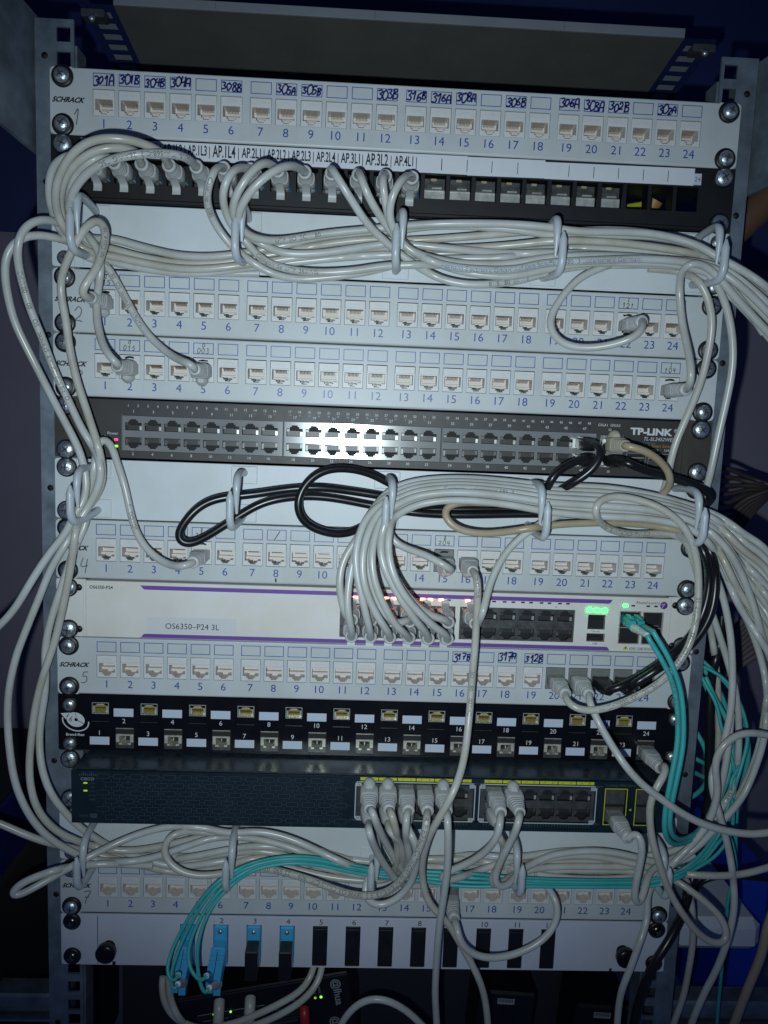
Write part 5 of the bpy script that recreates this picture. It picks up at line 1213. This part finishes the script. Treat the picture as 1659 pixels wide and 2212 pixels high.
lens = [len(P) for P in allP]; A_ = np.vstack(allP); ids = np.repeat(np.arange(len(allP)), lens)
loc_i = np.concatenate([np.arange(n_) for n_ in lens]); rad = np.array([CABLES[i]['r'] for i in ids])
fixed = np.zeros(len(A_), bool); st_ = 0
for c, n_ in zip(CABLES, lens):
    if c['nf'][0]: fixed[st_:st_+3] = True
    if c['nf'][1]: fixed[st_+n_-3:st_+n_] = True
    st_ += n_
ray = A_ - CAM; ray /= np.linalg.norm(ray, axis=1)[:, None]
D0 = -A_[:, 1].copy(); free_low = (D0 < rad + 1.0)
starts = np.cumsum([0] + lens)
for it in range(14):
    kd = kdtree.KDTree(len(A_))
    for i in range(len(A_)): kd.insert(A_[i], i)
    kd.balance(); push = np.zeros(len(A_)); cnt = np.zeros(len(A_))
    for i in range(len(A_)):
        for co, j, dist in kd.find_range(A_[i], rad[i]*2.2):
            if j <= i: continue
            if ids[j] == ids[i] and abs(loc_i[i]-loc_i[j]) < 6: continue
            R_ = rad[i]+rad[j]+0.15
            if dist >= R_: continue
            di = np.dot(A_[i]-A_[j], ray[i])
            sg = 1.0 if di > 0 else -1.0
            perp2 = max(0.0, dist*dist - di*di); need = math.sqrt(max(0.0, R_*R_-perp2)) - abs(di)
            push[i] += sg*need*0.5; push[j] -= sg*need*0.5; cnt[i] += 1; cnt[j] += 1
    push = np.where(cnt > 0, push/np.maximum(cnt, 1)*1.3, 0)
    for k in range(len(lens)):
        a, b_ = starts[k], starts[k+1]; q_ = push[a:b_]
        for _ in range(4): q_ = np.convolve(np.pad(q_, 1, 'edge'), [0.25, 0.5, 0.25], 'valid')
        push[a:b_] = q_*1.25
    push[fixed] = 0
    A_ = A_ + ray*push[:, None]
    low = (-A_[:, 1] < rad + 0.8) & ~free_low & ~fixed
    dn = -A_[:, 1]
    for k_, sc_ in ((2, 1.04), (6, 1.15), (12, 1.04)):
        for rx in RX:
            hit = (abs(A_[:, 0]-rx) < 13) & (A_[:, 2] < top(k_)+4) & (A_[:, 2] > top(k_)-48) & (D0 < 41) & (dn > 44*sc_-6.2) & ~fixed
            A_[hit] += ray[hit] * ((dn[hit]-(44*sc_-6.2))/ray[hit, 1])[:, None]
    A_[low] += ray[low] * ((rad[low]+0.8 + A_[low, 1])/-ray[low, 1])[:, None]
for k in range(len(lens)):                       # smooth the depth once more
    a, b_ = starts[k], starts[k+1]; P = A_[a:b_]
    for _ in range(2): P[3:-3] = 0.25*P[2:-4] + 0.5*P[3:-3] + 0.25*P[4:-2]

def wrap_text(root, P, r, txt, frac, h, flip, m):
    seg = np.linalg.norm(np.diff(P, axis=0), axis=1); S_ = np.concatenate([[0], np.cumsum(seg)]); s0 = S_[-1]*frac
    V, F = tmesh(txt)
    if not V: return
    out = []; mn = min(p[0] for p in V); mx = max(p[0] for p in V)
    for vx, vz in V:
        x = (vx-mn)*h*0.95; x = (mx-mn)*h*0.95 - x if flip < 0 and False else x
        s_ = min(S_[-1]-0.5, s0 + x); k = min(len(P)-2, max(0, int(np.searchsorted(S_, s_)-1))); f = (s_-S_[k])/max(1e-6, seg[k])
        p_ = P[k]*(1-f) + P[k+1]*f; k2 = min(len(P)-2, k+1)
        t_ = (P[k+1]-P[k])/max(1e-6, seg[k])*(1-f) + (P[k2+1]-P[k2])/max(1e-6, seg[k2])*f; t_ /= np.linalg.norm(t_)
        v_ = CAM - p_; n_ = v_ - t_*np.dot(v_, t_); n_ /= np.linalg.norm(n_); bn = np.cross(n_, t_)
        ph = (vz-0.5)*h/r*(1 if flip > 0 else 1); 
        out.append(p_ + (r+0.05)*(math.cos(ph)*n_ + math.sin(ph)*bn))
    q = MB(); q.add(out, F, m); return q
INKC = mat('faint_sheath_print', (0.10, 0.105, 0.11), 0.5)
INKCB = mat('faint_blue_sheath_print', (0.10, 0.17, 0.30), 0.5)
for k, c in enumerate(CABLES):
    P = A_[starts[k]:starts[k+1]]; P = np.array(cat2(P, 2)) if len(P) > 3 else P
    base = P[0].copy()
    root = thing(c['name'], c['label'], c['cat'], W(*base), c['group'])
    q = MB(); q.tube(P-base, c['r'], c['m'], 12); q.build('cord', root)
    for key, sk in (('s', 'st'), ('e', 'et')):
        if c[key]:
            x, z, f = c[key]; sty, tb, bm = c[sk]
            if bm is None: bm = BOOT
            plug(root, x-base[0], z-base[2], tb, sty, f - (-base[1]) if True else 0, bm)
    for tx_ in (c['text'] or []):
        q = wrap_text(root, P-0, c['r'], tx_[0], tx_[1], tx_[2], tx_[3], INKCB if 'blue' in c['label'] else INKC)
        if q: q.v = [(a_-base[0], b_-base[1], c_-base[2]) for a_, b_, c_ in q.v]; q.build('printed_text', root)
# fibre plugs ---------------------------------------------------------------------
def lc_plug(label, x, pts, m_, dimm):
    t = thing('fibre_plug', label, 'fibre plug', W(x, -10, top(14)-24), 'duplex fibre plugs in the cyan adapters')
    return t
byl = {c['label']: k for k, c in enumerate(CABLES)}
def fibre_end(label, toward, col, ln=24):
    """boot and connector at the start of a fibre cord, leading to its socket"""
    k = byl[label]; P = A_[starts[k]:starts[k+1]]; root = [o for o in bpy.data.objects if o.get('label') == label][0]
    a = P[0]; b_ = np.array(toward, float); n_ = 9
    q = MB(); pts = [a + (b_-a)*i/n_ for i in range(n_+1)]
    mid = (a+b_)/2
    rr = [2.0 + 1.4*i/n_ + (0.25 if i % 2 else 0) for i in range(n_+1)]
    q.tube([p-a for p in pts], 2.4, col, 12, rr=rr); q.build('boot', root)
x1, x2 = FX[0], FX[1]; zt = top(14)
ends = [('aqua fibre cord, outermost of the four rising from the first fibre adapter', (x1-2.9, -30, zt-31), BOOTT),
        ('aqua fibre cord from the first fibre adapter, ending in a white boot', (x1+2.9, -30, zt-35), BOOTWH),
        ('aqua fibre cord from the second fibre adapter, with a teal boot', (x2-2.9, -30, zt-31), MATS['cyan_adapter']),
        ('aqua fibre cord from the second fibre adapter, ending in a white ring boot', (x2+2.9, -30, zt-36), BOOTWH)]
for lab, tw, col in ends: fibre_end(lab, tw, col)
for j, x in enumerate((x1, x2)):
    for s_ in (-1, 1):
        lab = ends[j*2 + (0 if s_ < 0 else 1)][0]; root = [o for o in bpy.data.objects if o.get('label') == lab][0]
        a = A_[starts[byl[lab]]]
        q = MB(); vs = []
        for yy, zz in ((-11.5, -20), (-11.5, -34), (-33, -41 if s_ < 0 else -43), (-33, -29)):
            for xx in (-2.6, 2.6): vs.append((x+s_*2.9+xx-a[0], yy-a[1], zt+zz-a[2]))
        q.add(vs, [(0,1,3,2),(2,3,5,4),(4,5,7,6),(6,7,1,0),(0,2,4,6),(1,7,5,3)], CYAN)
        for i_ in range(5): q.box(x+s_*2.9-2.7-a[0], x+s_*2.9+2.7-a[0], -18-i_*3-a[1], -17-i_*3-a[1], zt-23-i_*1.6-a[2], zt-21.8-i_*1.6-a[2], CYAN)
        q.build('plug', root)
# duplex plug in the optical module of the cream switch
for lab, xx, col in (('printed aqua fibre cord with a white boot from the cream switch optical module', 187.2, BOOTWH), ('aqua fibre cord with a teal boot from the cream switch optical module', 193.6, BOOTT)):
    fibre_end(lab, (xx+1.5, -16, top(8)-20.5), col)
    root = [o for o in bpy.data.objects if o.get('label') == lab][0]; a = A_[starts[byl[lab]]]
    q = MB(); q.box(xx-2.6-a[0], xx+2.6-a[0], -17-a[1], 4-a[1], top(8)-22-a[2], top(8)-15-a[2], BOOTT, 0.6)
    q.box(xx-1.6-a[0], xx+1.6-a[0], -15-a[1], -4-a[1], top(8)-15-a[2], top(8)-13-a[2], BOOTT, 0.5); q.build('plug', root)
